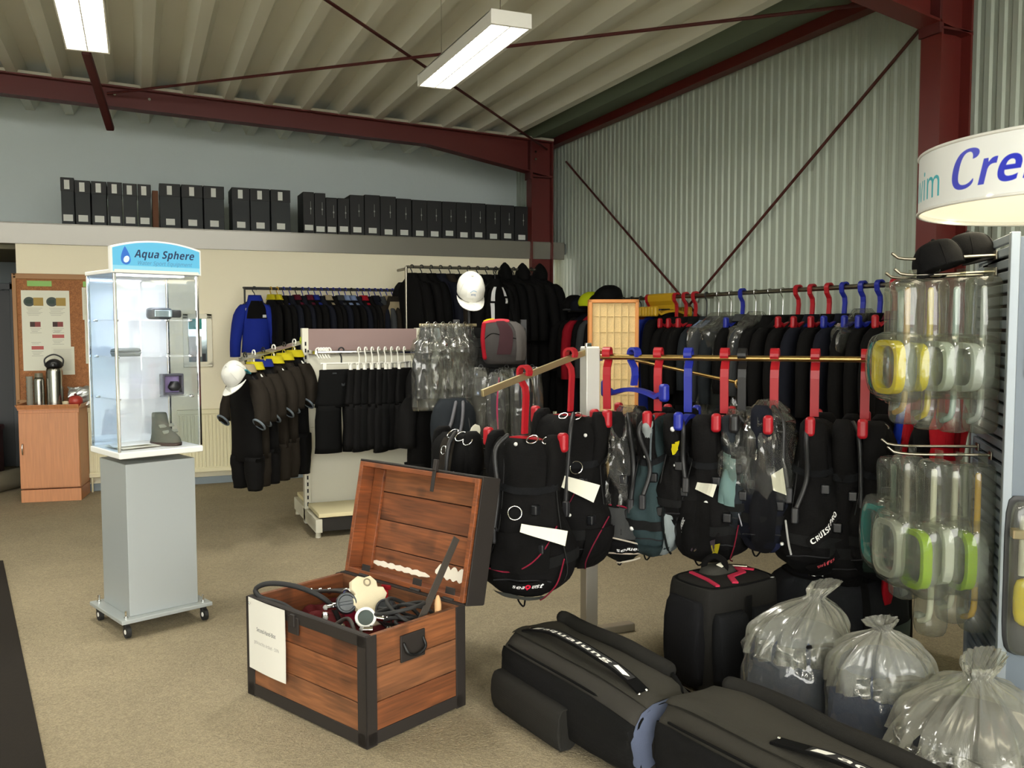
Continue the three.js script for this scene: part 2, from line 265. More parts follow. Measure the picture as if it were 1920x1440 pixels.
{ // red brace dropping from the roof to just below the rafter
  solo('knee_brace', 'red steel brace dropping past the rafter behind the left ceiling light', 'brace', beamBox([-0.325, 3.76, 1.2], [-0.183, 3.372, 0.14], 0.07, 0.05, 0.012), M.redDark);
  const rods = [['thin dark wind-bracing rod crossing the metal wall from corner column down', [4.50, 3.40, 0.1], [4.50, 0.1, 5.0]], ['thin dark wind-bracing rod crossing the metal wall from right column top', [4.50, 3.44, 5.15], [4.50, 0.1, 0.1]]];
  for (const [l, a, b] of rods) { const t = thing('bracing_rod', l, 'rod'); part('rod', bar(a, b, 0.011), M.rod, t); }
  const r2 = [['red roof-bracing rod running from corner column towards upper left', [4.28, 3.53, 0.06], [-0.4, 3.72, 5.05]], ['red roof-bracing rod running along the rafter side towards upper right', [-0.2, 3.70, 0.1], [4.3, 3.52, 5.05]]];
  for (const [l, a, b] of r2) { const t = thing('bracing_rod', l, 'rod'); part('rod', bar(a, b, 0.012), M.redDark, t); }
}
// ----- fluorescent lights -----
const diff = std(0xffffff, 0.5, { emissive: LAMP_COLOR, emissiveIntensity: 2.2 });
function fluo(x, z, label) {
  const y = 3.1, L = 1.28, w = 0.225, h = 0.075, t = thing('ceiling_light', label, 'light', [x, y, z]);
  part('housing', [bx(w, 0.012, L, 0, h - 0.006, 0, 0.003), bx(0.008, h, L, -w / 2 + 0.004, h / 2, 0, 0.002), bx(0.008, h, L, w / 2 - 0.004, h / 2, 0, 0.002)], M.whiteGloss, t);
  for (const s of [-1, 1]) part('end_cap', bx(w + 0.004, h + 0.002, 0.02, 0, h / 2, s * (L / 2 + 0.008), 0.004), M.whiteGloss, t);
  part('diffuser', bx(w - 0.03, 0.008, L - 0.02, 0, 0.026, 0, 0.002), diff, t);
  part('louvre_spine', bx(0.006, 0.018, L - 0.01, 0, 0.009, 0, 0.001), M.white, t);
  for (let i = 0; i < 19; i++) part('louvre_blade', bx(w - 0.02, 0.014, 0.0025, 0, 0.012, -L / 2 + 0.04 + i * (L - 0.08) / 18, 0), M.white, t);
  for (const s of [-1, 1]) part('suspension_cable', bar([0, h, s * 0.5], [0, roofY(x) - y + 0.1, s * 0.5], 0.0025, 6), M.chrome, t);
  const l = new THREE.RectAreaLight(LAMP_COLOR, LAMP, w - 0.03, L - 0.03); l.position.set(0, -0.004, 0); l.rotation.x = -Math.PI / 2; t.add(l);
}
fluo(1.825, 4.27, 'bright louvred fluorescent light hanging in the middle of ceiling');
fluo(-0.218, 4.27, 'bright louvred fluorescent light at the upper left, before the rafter');
fluo(1.825, 10.2, 'louvred fluorescent light behind the camera, right row');
fluo(-0.218, 10.2, 'louvred fluorescent light above the camera, middle row');
fluo(-2.26, 4.27, 'louvred fluorescent light left of view, third row');
fluo(-2.26, 10.2, 'louvred fluorescent light behind the camera, third row');

// ----- dark mat -----
{ const g = extrude([[-0.865, -2.6], [-0.34, -5.84], [-0.28, -6.25], [-2.6, -6.6], [-2.6, -2.4]], 0.008, 0.002); g.rotateX(-Math.PI / 2); solo('floor_mat', 'dark brown-black entrance mat on carpet at lower left', 'mat', prep(g), fab(0x2a2622, 0.98)); }
// ================= BOXES ON THE LEDGE =================
{
  const y0 = 2.505, grp = 'black cartons standing on the steel ledge';
  const boxM = std(0x2b2f31, 0.7), lidM = std(0x17191a, 0.6), dM = std(0x121314, 0.6), lab = std(0xd6d8d2, 0.8);
  const codes = ['L', 'M', 'XL', 'S', 'XS', 'XXL'];
  const sticker = (txt) => std(0xffffff, 0.8, { map: canvasTex(64, 48, (c, w, h) => { c.fillStyle = '#cfd1cb'; c.fillRect(0, 0, w, h); c.fillStyle = '#33383b'; c.font = 'bold 24px sans-serif'; c.textAlign = 'center'; c.fillText(txt, w / 2, 33); }) });
  const stk = codes.map(sticker);
  const star = std(0x9a9c98, 0.7);
  const ords = ['first', 'second', 'third', 'fourth', 'fifth', 'sixth', 'seventh', 'eighth', 'ninth', 'tenth', 'eleventh', 'twelfth', 'thirteenth', 'fourteenth', 'fifteenth', 'sixteenth'];
  function carton(x0, x1, h, dark, label, k) {
    const w = x1 - x0 - 0.006, t = thing('carton', label, 'box', [(x0 + x1) / 2, y0, -0.2], rr(-0.015, 0.015), grp), d = 0.32, zf = d / 2;
    if (dark) {
      part('carton_body', bx(w, h, d, 0, h / 2, 0, 0.004), dM, t);
      part('emblem', [xf(new THREE.OctahedronGeometry(0.012), [0.02, h * 0.6, zf + 0.001], [0, 0, 0], [0.7, 1.3, 0.15]), bx(0.003, 0.13, 0.001, 0.02, h * 0.62, zf + 0.0006, 0)], star, t);
      part('size_label', bx(0.085, 0.055, 0.002, 0.0, 0.045 + rr(0, 0.015), zf + 0.001, 0), stk[k % 6], t);
    } else {
      part('carton_body', bx(w - 0.006, h * 0.72, d - 0.006, 0, h * 0.36, 0, 0.004), boxM, t);
      part('carton_lid', bx(w, h * 0.29, d, 0, h * 0.855, 0, 0.004), lidM, t);
      part('lid_label', bx(0.045, 0.085, 0.002, -0.004, h * 0.85, zf + 0.001, 0), lab, t);
      part('size_label', bx(0.08, 0.06, 0.002, 0.0, 0.06, zf - 0.002, 0), stk[k % 6], t);
    }
  }
  const e1 = [-0.63, -0.51, -0.371, -0.234, -0.1, 0.031, 0.155], h1 = [0.43, 0.41, 0.41, 0.41, 0.405, 0.405];
  h1.forEach((h, i) => carton(e1[i], e1[i + 1], h, 0, i ? `narrow grey and black carton, ${ords[i]} from the left on the ledge` : 'tallest narrow carton, at the left end of the ledge row', i));
  const e2 = [0.224, 0.422, 0.623, 0.823]; for (let i = 0; i < 3; i++) carton(e2[i], e2[i + 1], 0.425, 0, `wide two-tone carton, ${['left', 'middle', 'right'][i]} of the first trio on the ledge`, i + 1);
  const e3 = [0.888, 1.067, 1.264, 1.465]; for (let i = 0; i < 3; i++) carton(e3[i], e3[i + 1], 0.425, 0, `wide two-tone carton, ${['left', 'middle', 'right'][i]} of the second trio on the ledge`, i + 3);
  const c = [1.647, 1.761, 1.882, 1.998, 2.138, 2.308, 2.48, 2.655, 2.821, 2.995, 3.158, 3.324, 3.505, 3.669, 3.848, 4.01], h4 = [0.42, 0.415, 0.375, 0.375, 0.415, 0.425, 0.42, 0.405, 0.4, 0.4, 0.4, 0.4, 0.4, 0.395, 0.395, 0.39];
  c.forEach((x, i) => { const a = i ? (c[i - 1] + x) / 2 : 1.585, b = i < 15 ? (x + c[i + 1]) / 2 : 4.1; carton(a, b, h4[i], 1, `plain black carton with small emblem, ${ords[i]} of the right-hand row`, i); });
  solo('brown_carton', 'brown cardboard carton wedged between two groups of black cartons', 'box', bx(0.055, 0.36, 0.28, 0.19, y0 + 0.18, -0.24, 0.003), std(0x6b4630, 0.85));
}
// ================= LEFT BACK: NOTICE BOARD, CABINET, RADIATORS =================
{
  const t = thing('cork_board', 'wood-framed cork notice board on the cream wall', 'notice board', [-0.62, 1.44, 0.0]);
  part('cork_panel', bx(0.78, 1.12, 0.012, 0, 0, 0.012, 0.002), M.cork, t);
  const fr = std(0x9a6a32, 0.5);
  part('board_frame', [bx(0.83, 0.05, 0.03, 0, 0.575, 0.015), bx(0.83, 0.05, 0.03, 0, -0.575, 0.015), bx(0.035, 1.2, 0.03, -0.405, 0, 0.015), bx(0.035, 1.2, 0.03, 0.405, 0, 0.015)], fr, t);
  const sheetTex = (fn) => std(0xffffff, 0.85, { map: canvasTex(256, 512, fn) });
  const lines = (c, x, y, w, n, s = 9) => { c.fillStyle = '#9c9a90'; for (let i = 0; i < n; i++) c.fillRect(x + (i % 3) * 4, y + i * s, w - (i % 3) * 14, 2); };
  const offer = sheetTex((c, w, h) => { c.fillStyle = '#dcdccb'; c.fillRect(0, 0, w, h); for (const x of [14, 134]) { c.fillStyle = '#4b5350'; c.beginPath(); c.ellipse(x + 28, 72, 30, 30, 0, 0, 7); c.fill(); c.fillStyle = '#a58b4d'; c.fillRect(x + 50, 46, 52, 52); c.fillStyle = '#3a4a44'; c.fillRect(x + 8, 60, 34, 24); lines(c, x + 12, 112, 84, 6); } for (const [x, y] of [[42, 200], [162, 200]]) { c.fillStyle = '#8a4a48'; c.fillRect(x, y, 56, 32); c.fillStyle = '#4a3a38'; c.fillRect(x, y, 26, 32); lines(c, x, y + 42, 60, 4); } for (const [x, y] of [[46, 355], [158, 282]]) { lines(c, x, y - 24, 50, 2); c.fillStyle = '#b5605c'; c.fillRect(x, y, 64, 22); lines(c, x, y + 34, 62, 4); } });
  const text = sheetTex((c, w, h) => { c.fillStyle = '#d9d8c6'; c.fillRect(0, 0, w, h); lines(c, 20, 40, 216, 40, 10); });
  const s1 = solo('notice_sheet', 'large offer sheet with small pictures pinned on cork board left half', 'notice', bx(0.395, 0.735, 0.002, -0.775, 1.52, 0.022, 0), offer); fixUV(s1.geometry, 0.395, 0.735, -0.775, 1.52);
  const s2 = solo('notice_sheet', 'blank-looking typed sheet overlapping the large offer sheet, lower right', 'notice', bx(0.19, 0.26, 0.002, -0.645, 1.24, 0.026, 0), text); fixUV(s2.geometry, 0.19, 0.26, -0.645, 1.24); 
  const s3 = solo('notice_sheet', 'upper typed list pinned beside the glass showcase', 'notice', bx(0.19, 0.3, 0.002, -0.375, 1.77, 0.022, 0), text); fixUV(s3.geometry, 0.19, 0.3, -0.375, 1.77);
  const s4 = solo('notice_sheet', 'lower typed list hanging below another beside the glass showcase', 'notice', bx(0.19, 0.42, 0.002, -0.36, 1.42, 0.024, 0), text); fixUV(s4.geometry, 0.19, 0.42, -0.36, 1.42);
  solo('notice_strip', 'pale green heading strip on cork board, left one', 'notice', bx(0.2, 0.05, 0.003, -0.82, 1.95, 0.022, 0.001), std(0x8fbf6a, 0.7));
  solo('notice_strip', 'pale green heading strip on cork board, right one', 'notice', bx(0.2, 0.05, 0.003, -0.36, 1.95, 0.022, 0.001), std(0x8fbf6a, 0.7));
}
function fixUV(g, w, h, cx, cy) { const p = g.attributes.position, uv = g.attributes.uv; for (let i = 0; i < p.count; i++) uv.setXY(i, (p.getX(i) - cx) / w + 0.5, (p.getY(i) - cy) / h + 0.5); }
{
  const t = thing('storage_cabinet', 'low beech storage cabinet under the notice board', 'cabinet', [-0.72, 0, 0.235], -0.155 * 0.9);
  part('carcass', [bx(0.49, 0.70, 0.38, 0, 0.47, 0, 0.003)], M.beech, t);
  part('plinth', bx(0.49, 0.112, 0.385, 0, 0.056, 0.0, 0.003), M.beech, t);
  const d = part('door', bx(0.482, 0.665, 0.018, 0, 0.462, 0.2, 0.003), M.beech, t);
  part('handle', tube([[-0.212, 0.43, 0.209], [-0.212, 0.435, 0.228], [-0.212, 0.52, 0.228], [-0.212, 0.525, 0.209]], 0.006, 8), M.chrome, d);
  part('tray', [bx(0.5, 0.012, 0.4, 0, 0.826, 0, 0.002), xf(bx(0.5, 0.05, 0.008, 0, 0, 0), [0, 0.845, 0.205], [0.5, 0, 0]), xf(bx(0.008, 0.05, 0.4, 0, 0, 0), [-0.255, 0.845, 0], [0, 0, 0.5]), xf(bx(0.008, 0.05, 0.4, 0, 0, 0), [0.255, 0.845, 0], [0, 0, -0.5])], M.beech, t, 'shallow beech tray with sloping rim');
}
{ // flasks and small things on the cabinet
  const y = 0.835;
  const flask = (x, z, r, h, label, pump) => {
    const t = thing(pump ? 'pump_flask' : 'vacuum_flask', label, 'flask', [x, y, z]);
    const prof = [[0, 0], [r, 0], [r, 0.02], [r * 0.97, 0.03], [r, h * 0.75], [r * 0.92, h * 0.82], [r * 0.7, h * 0.86], [0, h * 0.86]].map(p => new THREE.Vector2(...p));
    part('flask_body', new THREE.LatheGeometry(prof, 24), std(0xa5a49c, 0.25, { metalness: 1 }), t);
    if (pump) {
      part('flask_lid', loft([[h * 0.84, 0, 0, r * 0.95, r * 0.95], [h * 0.92, 0, 0, r * 1.05, r * 1.02], [h, 0, 0.01, r * 0.6, r * 0.7], [h * 1.03, 0, 0.01, 0.01, 0.01]], 18, 8).g, M.blackPlastic, t);
      part('spout', bx(0.03, 0.03, 0.06, 0, h * 0.9, r + 0.01, 0.008), M.blackPlastic, t);
      part('carry_handle', tube([[-r, h * 0.88, 0], [-r * 1.05, h * 1.02, 0], [0, h * 1.12, 0], [r * 1.05, h * 1.02, 0], [r, h * 0.88, 0]], 0.007, 8), M.blackPlastic, t);
    } else part('flask_lid', cyl(r * 0.72, r * 0.78, h * 0.12, 0, h * 0.92, 0, 18), std(0x6f6a55, 0.4), t);
  };
  flask(-0.83, 0.26, 0.045, 0.31, 'slim steel vacuum flask beside the taller pump flask', false);
  flask(-0.705, 0.25, 0.07, 0.42, 'tall steel pump flask with black lid on beech cabinet', true);
  const stk = thing('cup_stack', 'stack of glass cups left of the flasks on cabinet', 'cups', [-0.905, y, 0.26]);
  for (let i = 0; i < 7; i++) part('cup', new THREE.LatheGeometry([[0.022, 0], [0.03, 0.06], [0.028, 0.06], [0.02, 0.004]].map(p => new THREE.Vector2(...p)), 14).translate(0, i * 0.036, 0), std(0x9c9a8e, 0.25, { metalness: 0.3 }), stk);
  const crumb = (x, z, w, h, d, seed) => { const g = prep(new THREE.BoxGeometry(w, h, d, 10, 8, 4)); const p = g.attributes.position; for (let i = 0; i < p.count; i++) { const a = p.getX(i), b = p.getY(i), c = p.getZ(i); p.setXYZ(i, a + 0.02 * nz(a * 25, b * 25, seed), b + 0.015 * nz(b * 30, a * 30, seed), c + 0.025 * nz(a * 30, c * 30 + b * 30, seed)); } g.computeVertexNormals(); g.translate(x, y + h / 2, z); return g; };
  solo('foil_bag', 'crumpled silver foil bag between cabinet and showcase', 'bag', crumb(-0.45, 0.17, 0.3, 0.17, 0.08, 3), std(0xb9bcb8, 0.3, { metalness: 0.7 }));
  const apple = loft([[0, 0, 0, 0.02, 0.02], [0.01, 0, 0, 0.045, 0.045], [0.05, 0, 0, 0.062, 0.062], [0.09, 0, 0, 0.045, 0.045], [0.1, 0, 0, 0.01, 0.01]], 18, 10);
  const ap = thing('red_tin', 'round red sugar pot with a small knob on the cabinet', 'pot', [-0.535, y, 0.32]); part('pot_body', apple.g, P(0xa83a30, 0.35), ap); part('knob', new THREE.SphereGeometry(0.012, 10, 8).translate(0, 0.108, 0), P(0x5a2018, 0.4), ap);
  const cup = thing('small_cup', 'small cream cup beside the red pot on cabinet', 'cup', [-0.615, y, 0.33]); part('cup_body', new THREE.LatheGeometry([[0, 0], [0.022, 0], [0.032, 0.05], [0.029, 0.05], [0.02, 0.006], [0, 0.006]].map(p => new THREE.Vector2(...p)), 16), P(0xd8cfae, 0.5), cup); part('handle', torus(0.015, 0.004, 12, 6).translate(0.038, 0.027, 0), P(0xd8cfae, 0.5), cup);
}
function radiator(x0, x1, y0, y1, z, label, valve) {
  const w = x1 - x0, h = y1 - y0, t = thing('radiator', label, 'radiator', [(x0 + x1) / 2, y0, z]), m = std(0xe6dfbb, 0.45);
  part('back_panel', bx(w, h, 0.02, 0, h / 2, -0.05, 0.004), m, t);
  part('front_panel', [bx(w, 0.04, 0.02, 0, h - 0.02, 0, 0.006), bx(w, 0.04, 0.02, 0, 0.02, 0, 0.006), bx(w - 0.02, h - 0.05, 0.008, 0, h / 2, -0.004, 0.002)], m, t);
  const n = Math.floor(w / 0.033); for (let i = 0; i < n; i++) part('rib', bx(0.017, h - 0.1, 0.012, -w / 2 + (i + 0.5) * w / n, h / 2, 0.004, 0.005, 2), m, t);
  part('top_grille', bx(w, 0.008, 0.07, 0, h, -0.025, 0.002), m, t);
  part('feed_pipe', [bar([-w / 2 + 0.03, 0.02, -0.02], [-w / 2 + 0.03, -y0, -0.02], 0.009), bar([w / 2 - 0.03, 0.02, -0.02], [w / 2 - 0.03, -y0, -0.02], 0.009)], m, t);
  if (valve) part('valve', [cyl(0.022, 0.026, 0.05, w / 2 + 0.02, -0.01, 0, 14), cyl(0.014, 0.014, 0.06, w / 2, -0.04, 0, 10, 'x')], P(0x55524a, 0.5), t);
}
radiator(0.33, 1.16, 0.13, 0.74, 0.09, 'long cream ribbed radiator under the small wall window');
radiator(-0.46, -0.14, 0.14, 0.80, 0.09, 'narrow cream radiator between cabinet and showcase', true);
{ const t = thing('serving_hatch', 'small white-framed window in cream wall above the radiator', 'window', [0.54, 1.42, 0.0]);
  const m = std(0xe4dfc8, 0.5); part('hatch_frame', [bx(0.27, 0.05, 0.03, 0, 0.235, 0.012), bx(0.27, 0.05, 0.03, 0, -0.235, 0.012), bx(0.05, 0.52, 0.03, -0.11, 0, 0.012), bx(0.05, 0.52, 0.03, 0.11, 0, 0.012)], m, t);
  part('hatch_pane', bx(0.18, 0.43, 0.008, 0, 0, 0.004, 0), std(0x8c9a9c, 0.08, { metalness: 0.5 }), t);
  part('green_card', bx(0.12, 0.1, 0.003, -0.02, 0.16, 0.01, 0), P(0x2f8d86, 0.7), t); part('white_card', bx(0.12, 0.2, 0.003, -0.025, -0.06, 0.01, 0), P(0xd5d2cc, 0.7), t); part('dark_card', bx(0.035, 0.08, 0.003, 0.055, -0.17, 0.0105, 0), P(0x20242c, 0.7), t);
}
{ // rolled carpet and a red box in the passage
  const r = 0.095, t = thing('carpet_roll', 'grey roll of carpet lying on passage floor behind cabinet', 'carpet roll', [-1.2, r, -0.35], -0.5); part('roll', cyl(r, r, 0.6, 0, 0, -0.1, 26, 'z'), fab(0x77705f, 0.97), t); part('roll_end', [torus(0.08, 0.008, 20, 6).translate(0, 0, 0.2), torus(0.055, 0.007, 20, 6).translate(0, 0, 0.2), torus(0.03, 0.007, 16, 6).translate(0, 0, 0.2)], fab(0x5a5549, 0.97), t);
  const c = thing('red_crate', 'dark red crate at far left inside the passage', 'crate', [-1.55, 0, -1.35]); part('crate_body', [bx(0.4, 0.5, 0.35, 0, 0.25, 0, 0.01), bx(0.43, 0.05, 0.38, 0, 0.5, 0, 0.01)], P(0x571619, 0.6), c); part('crate_grip', bx(0.14, 0.04, 0.01, 0, 0.38, 0.178, 0.004), P(0x2a0a0c, 0.6), c);
}
// ================= GLASS SHOWCASE =================
{
  const t = thing('display_showcase', 'tall glass showcase with blue arched header on grey pedestal', 'display case', [0.028, 0, 4.255], 0.365);
  const pl = part('base_plate', bx(0.47, 0.02, 0.46, 0, 0.088, 0, 0.004), M.silverPaint, t);
  for (const [x, z] of [[-0.2, -0.19], [0.2, -0.19], [-0.2, 0.19], [0.2, 0.19]]) { const cs = part('caster', [cyl(0.032, 0.032, 0.02, x, 0.033, z + 0.012, 18, 'x'), bx(0.026, 0.03, 0.035, x, 0.062, z, 0.006)], M.rubber, t); part('caster_bolt', [cyl(0.006, 0.006, 0.06, x, 0.105, z, 8), cyl(0.011, 0.011, 0.008, x, 0.102, z, 6)], M.chrome, t); part('caster_hub', cyl(0.012, 0.012, 0.024, x, 0.033, z + 0.012, 12, 'x'), M.white, cs); }
  part('pedestal', bx(0.355, 0.77, 0.36, 0.0, 0.483, 0, 0.003), M.silverPaint, t);
  part('case_floor', bx(0.43, 0.032, 0.41, 0, 0.915, 0, 0.006), M.white, t);
  const y0 = 0.932, y1 = 1.815, h = y1 - y0, w = 0.415, d = 0.38;
  part('glass_pane', bx(w - 0.02, h, 0.006, 0, (y0 + y1) / 2, d / 2, 0), M.glass, t); 
  part('glass_pane', bx(0.006, h, d - 0.02, -w / 2, (y0 + y1) / 2, 0, 0), M.sideGlass, t); part('glass_pane', bx(0.006, h, d - 0.02, w / 2, (y0 + y1) / 2, 0, 0), M.sideGlass, t);
  part('mirror_back', bx(w - 0.02, h, 0.008, 0, (y0 + y1) / 2, -d / 2, 0), M.mirror, t);
  for (const [x, z] of [[-1, -1], [1, -1], [-1, 1], [1, 1]]) part('corner_post', bx(0.014, h, 0.014, x * w / 2, (y0 + y1) / 2, z * d / 2, 0.003), M.chrome, t);
  part('case_lamp', bx(0.34, 0.008, 0.05, 0, y1 - 0.004, 0.1, 0.002), std(0xffffff, 0.5, { emissive: 0xe6efff, emissiveIntensity: 1.2 }), t, 'slim white strip light under the case top');
  { const l = new THREE.RectAreaLight(0xeaf1ff, 17, 0.33, 0.045); l.position.set(0, y1 - 0.01, 0.1); l.rotation.x = -Math.PI / 2; t.add(l); }
  part('case_top', bx(0.43, 0.02, 0.41, 0, y1 + 0.01, 0, 0.004), M.white, t);
  for (const yy of [1.19, 1.40, 1.585]) { const s = part('glass_shelf', bx(w - 0.03, 0.007, d - 0.05, 0, yy, -0.01, 0.001), M.glass, t); part('shelf_clip', [bx(0.02, 0.014, 0.02, -w / 2 + 0.02, yy, d / 2 - 0.05), bx(0.02, 0.014, 0.02, w / 2 - 0.02, yy, d / 2 - 0.05), bx(0.02, 0.014, 0.02, -w / 2 + 0.02, yy, -d / 2 + 0.04), bx(0.02, 0.014, 0.02, w / 2 - 0.02, yy, -d / 2 + 0.04)], M.chrome, s); }
  // header sign
  const arch = []; for (let i = 0; i <= 20; i++) { const x = -0.225 + 0.45 * i / 20; arch.push([x, 0.125 + 0.035 * (1 - (x / 0.225) ** 2)]); }
  const hg = prep(extrude([[0.225, 0], [-0.225, 0], ...arch].reverse().map(p => p), 0.03, 0.002)); hg.translate(0, 1.817, 0.17); part('header_body', hg, M.white, t);
  const tex = canvasTex(1024, 364, (c, W, H) => { c.fillStyle = '#62bce8'; c.fillRect(0, 0, W, H); c.fillStyle = '#8fd4f2'; c.fillRect(0, H * 0.78, W, H * 0.22); c.fillStyle = '#2f6fd0'; c.beginPath(); c.moveTo(150, 70); c.bezierCurveTo(95, 170, 80, 270, 160, 275); c.bezierCurveTo(240, 270, 215, 170, 150, 70); c.fill(); c.fillStyle = '#d8f0fb'; c.beginPath(); c.ellipse(165, 215, 30, 40, 0.5, 0, 7); c.fill(); c.fillStyle = '#1c2a55'; c.font = 'italic bold 120px sans-serif'; c.fillText('Aqua Sphere', 250, 190, 690); c.fillStyle = '#5487b8'; c.font = 'italic 60px sans-serif'; c.fillText('Water Sport Equipment', 280, 270, 640); });
  const fs = extrude([[0.218, 0.006], [-0.218, 0.006], ...arch.map(([x, y]) => [x * 0.97, y - 0.006])].reverse(), 0.002); const fg = prep(fs); const p = fg.attributes.position, uv = fg.attributes.uv; for (let i = 0; i < p.count; i++) uv.setXY(i, (p.getX(i) + 0.225) / 0.45, p.getY(i) / 0.16); fg.translate(0, 1.817, 0.2025); part('header_print', fg, std(0xffffff, 0.4, { map: tex }), t, 'blue header print with lettering');
}
{ // things in the showcase (world positions through its frame)
  const a = 0.365, o = (x, y, z) => [0.028 + x * Math.cos(a) + z * Math.sin(a), y, 4.255 - x * Math.sin(a) + z * Math.cos(a)];
  const m1 = thing('swim_mask', 'grey and black swimming mask on top glass shelf of showcase', 'mask', o(0.06, 1.59, 0.06), a + 0.2);
  part('mask_frame', loft([[0.0, 0, 0, 0.05, 0.03, 3], [0.012, 0, 0, 0.065, 0.038, 3], [0.05, 0, 0, 0.065, 0.038, 3], [0.06, 0, 0, 0.05, 0.03, 3]], 20, 8).g, P(0x33383c, 0.4), m1); part('mask_strap', [bx(0.07, 0.04, 0.02, 0.1, 0.03, -0.01, 0.008)], M.rubber, m1); part('mask_lens', bx(0.1, 0.035, 0.006, -0.0, 0.03, 0.037, 0.003), std(0x9fb0b4, 0.1, { metalness: 0.4 }), m1);
  const b1 = thing('boxed_goggles', 'small dark framed goggle box on lower glass shelf of showcase', 'box', o(0.12, 1.195, 0.05), a); part('box_frame', [bx(0.11, 0.012, 0.05, 0, 0.006, 0), bx(0.11, 0.012, 0.05, 0, 0.104, 0), bx(0.012, 0.11, 0.05, -0.05, 0.055, 0), bx(0.012, 0.11, 0.05, 0.05, 0.055, 0)], P(0x4a4a55, 0.4), b1); part('box_card', bx(0.09, 0.09, 0.01, 0, 0.055, -0.015, 0), P(0x8a7aa8, 0.6), b1); part('goggle', loft([[0.02, 0.01, 0.01, 0.02, 0.015], [0.04, 0.01, 0.01, 0.035, 0.02], [0.07, 0.01, 0.01, 0.02, 0.015]], 14, 6).g, P(0x15151c, 0.4), b1);
  const sh = thing('water_shoe', 'grey and brown neoprene shoe at the bottom of showcase', 'shoe', o(0.08, 0.934, 0.05), a + 0.4);
  part('shoe_upper', loft([[0, 0, 0.0, 0.045, 0.09, 2.6], [0.04, 0, 0, 0.045, 0.085, 2.4], [0.09, 0, -0.03, 0.04, 0.05, 2.2], [0.16, 0, -0.04, 0.036, 0.04], [0.165, 0, -0.04, 0.025, 0.03]], 18, 12, { fold: 0.06, seed: 4 }).g, fab(0x5f6258), sh); part('shoe_sole', loft([[-0.002, 0, 0.002, 0.046, 0.093, 2.6], [0.015, 0, 0.002, 0.047, 0.094, 2.6]], 18, 2).g, P(0x3a2a22, 0.7), sh); part('shoe_strap', [xf(bx(0.1, 0.02, 0.008, 0, 0, 0), [0, 0.07, 0.035], [-0.7, 0, 0]), xf(bx(0.1, 0.02, 0.008, 0, 0, 0), [0, 0.1, 0.01], [-0.7, 0, 0])], P(0x8a8f80, 0.6), sh);
  const fl = thing('leaflet', 'white leaflet lying on floor of the showcase', 'leaflet', o(-0.08, 0.936, 0.02), a); part('page', [xf(bx(0.2, 0.002, 0.2, 0, 0, 0, 0), [0, 0.004, 0], [0, 0.1, 0])], M.paper, fl); part('page', [xf(bx(0.18, 0.002, 0.16, 0, 0, 0, 0), [-0.01, 0.012, -0.02], [0, -0.15, 0.03])], M.white, fl);
  const gg = thing('goggle_case', 'flat grey goggle case on middle shelf of showcase', 'case', o(-0.1, 1.404, 0.02), a); part('case_lid', loft([[0.02, 0, 0, 0.075, 0.035, 3], [0.035, 0, 0, 0.07, 0.03, 3], [0.04, 0, 0, 0.05, 0.02, 3]], 18, 4).g, P(0x6c7472, 0.4), gg); part('case_base', loft([[0, 0, 0, 0.07, 0.03, 3], [0.018, 0, 0, 0.076, 0.036, 3]], 18, 3).g, P(0x8a918e, 0.4), gg);
}
// things beside the camera that the showcase mirror shows
for (const [z, y, w, h, l] of [[9.5, 1.62, 0.75, 0.75, 'large white price board on the metal wall, seen in the showcase mirror'], [8.5, 1.62, 0.22, 0.75, 'second white price board on the metal wall, seen mirrored']]) { const b = thing('price_board', l, 'board', [4.53, y, z], -Math.PI / 2); part('board_sheet', bx(w, h, 0.012, 0, 0, 0, 0.003), M.white, b); part('board_edge', [bx(w, 0.02, 0.02, 0, h / 2, 0), bx(w, 0.02, 0.02, 0, -h / 2, 0)], M.silverPaint, b); }
{
  const t = thing('sales_counter', 'white sales counter under the windows, out of view', 'counter', [4.0, 0, 9.3]); part('counter_body', bx(0.6, 0.92, 2.2, 0, 0.46, 0, 0.01), M.white, t); part('worktop', bx(0.68, 0.03, 2.3, 0, 0.935, 0, 0.006), M.whiteGloss, t);
}
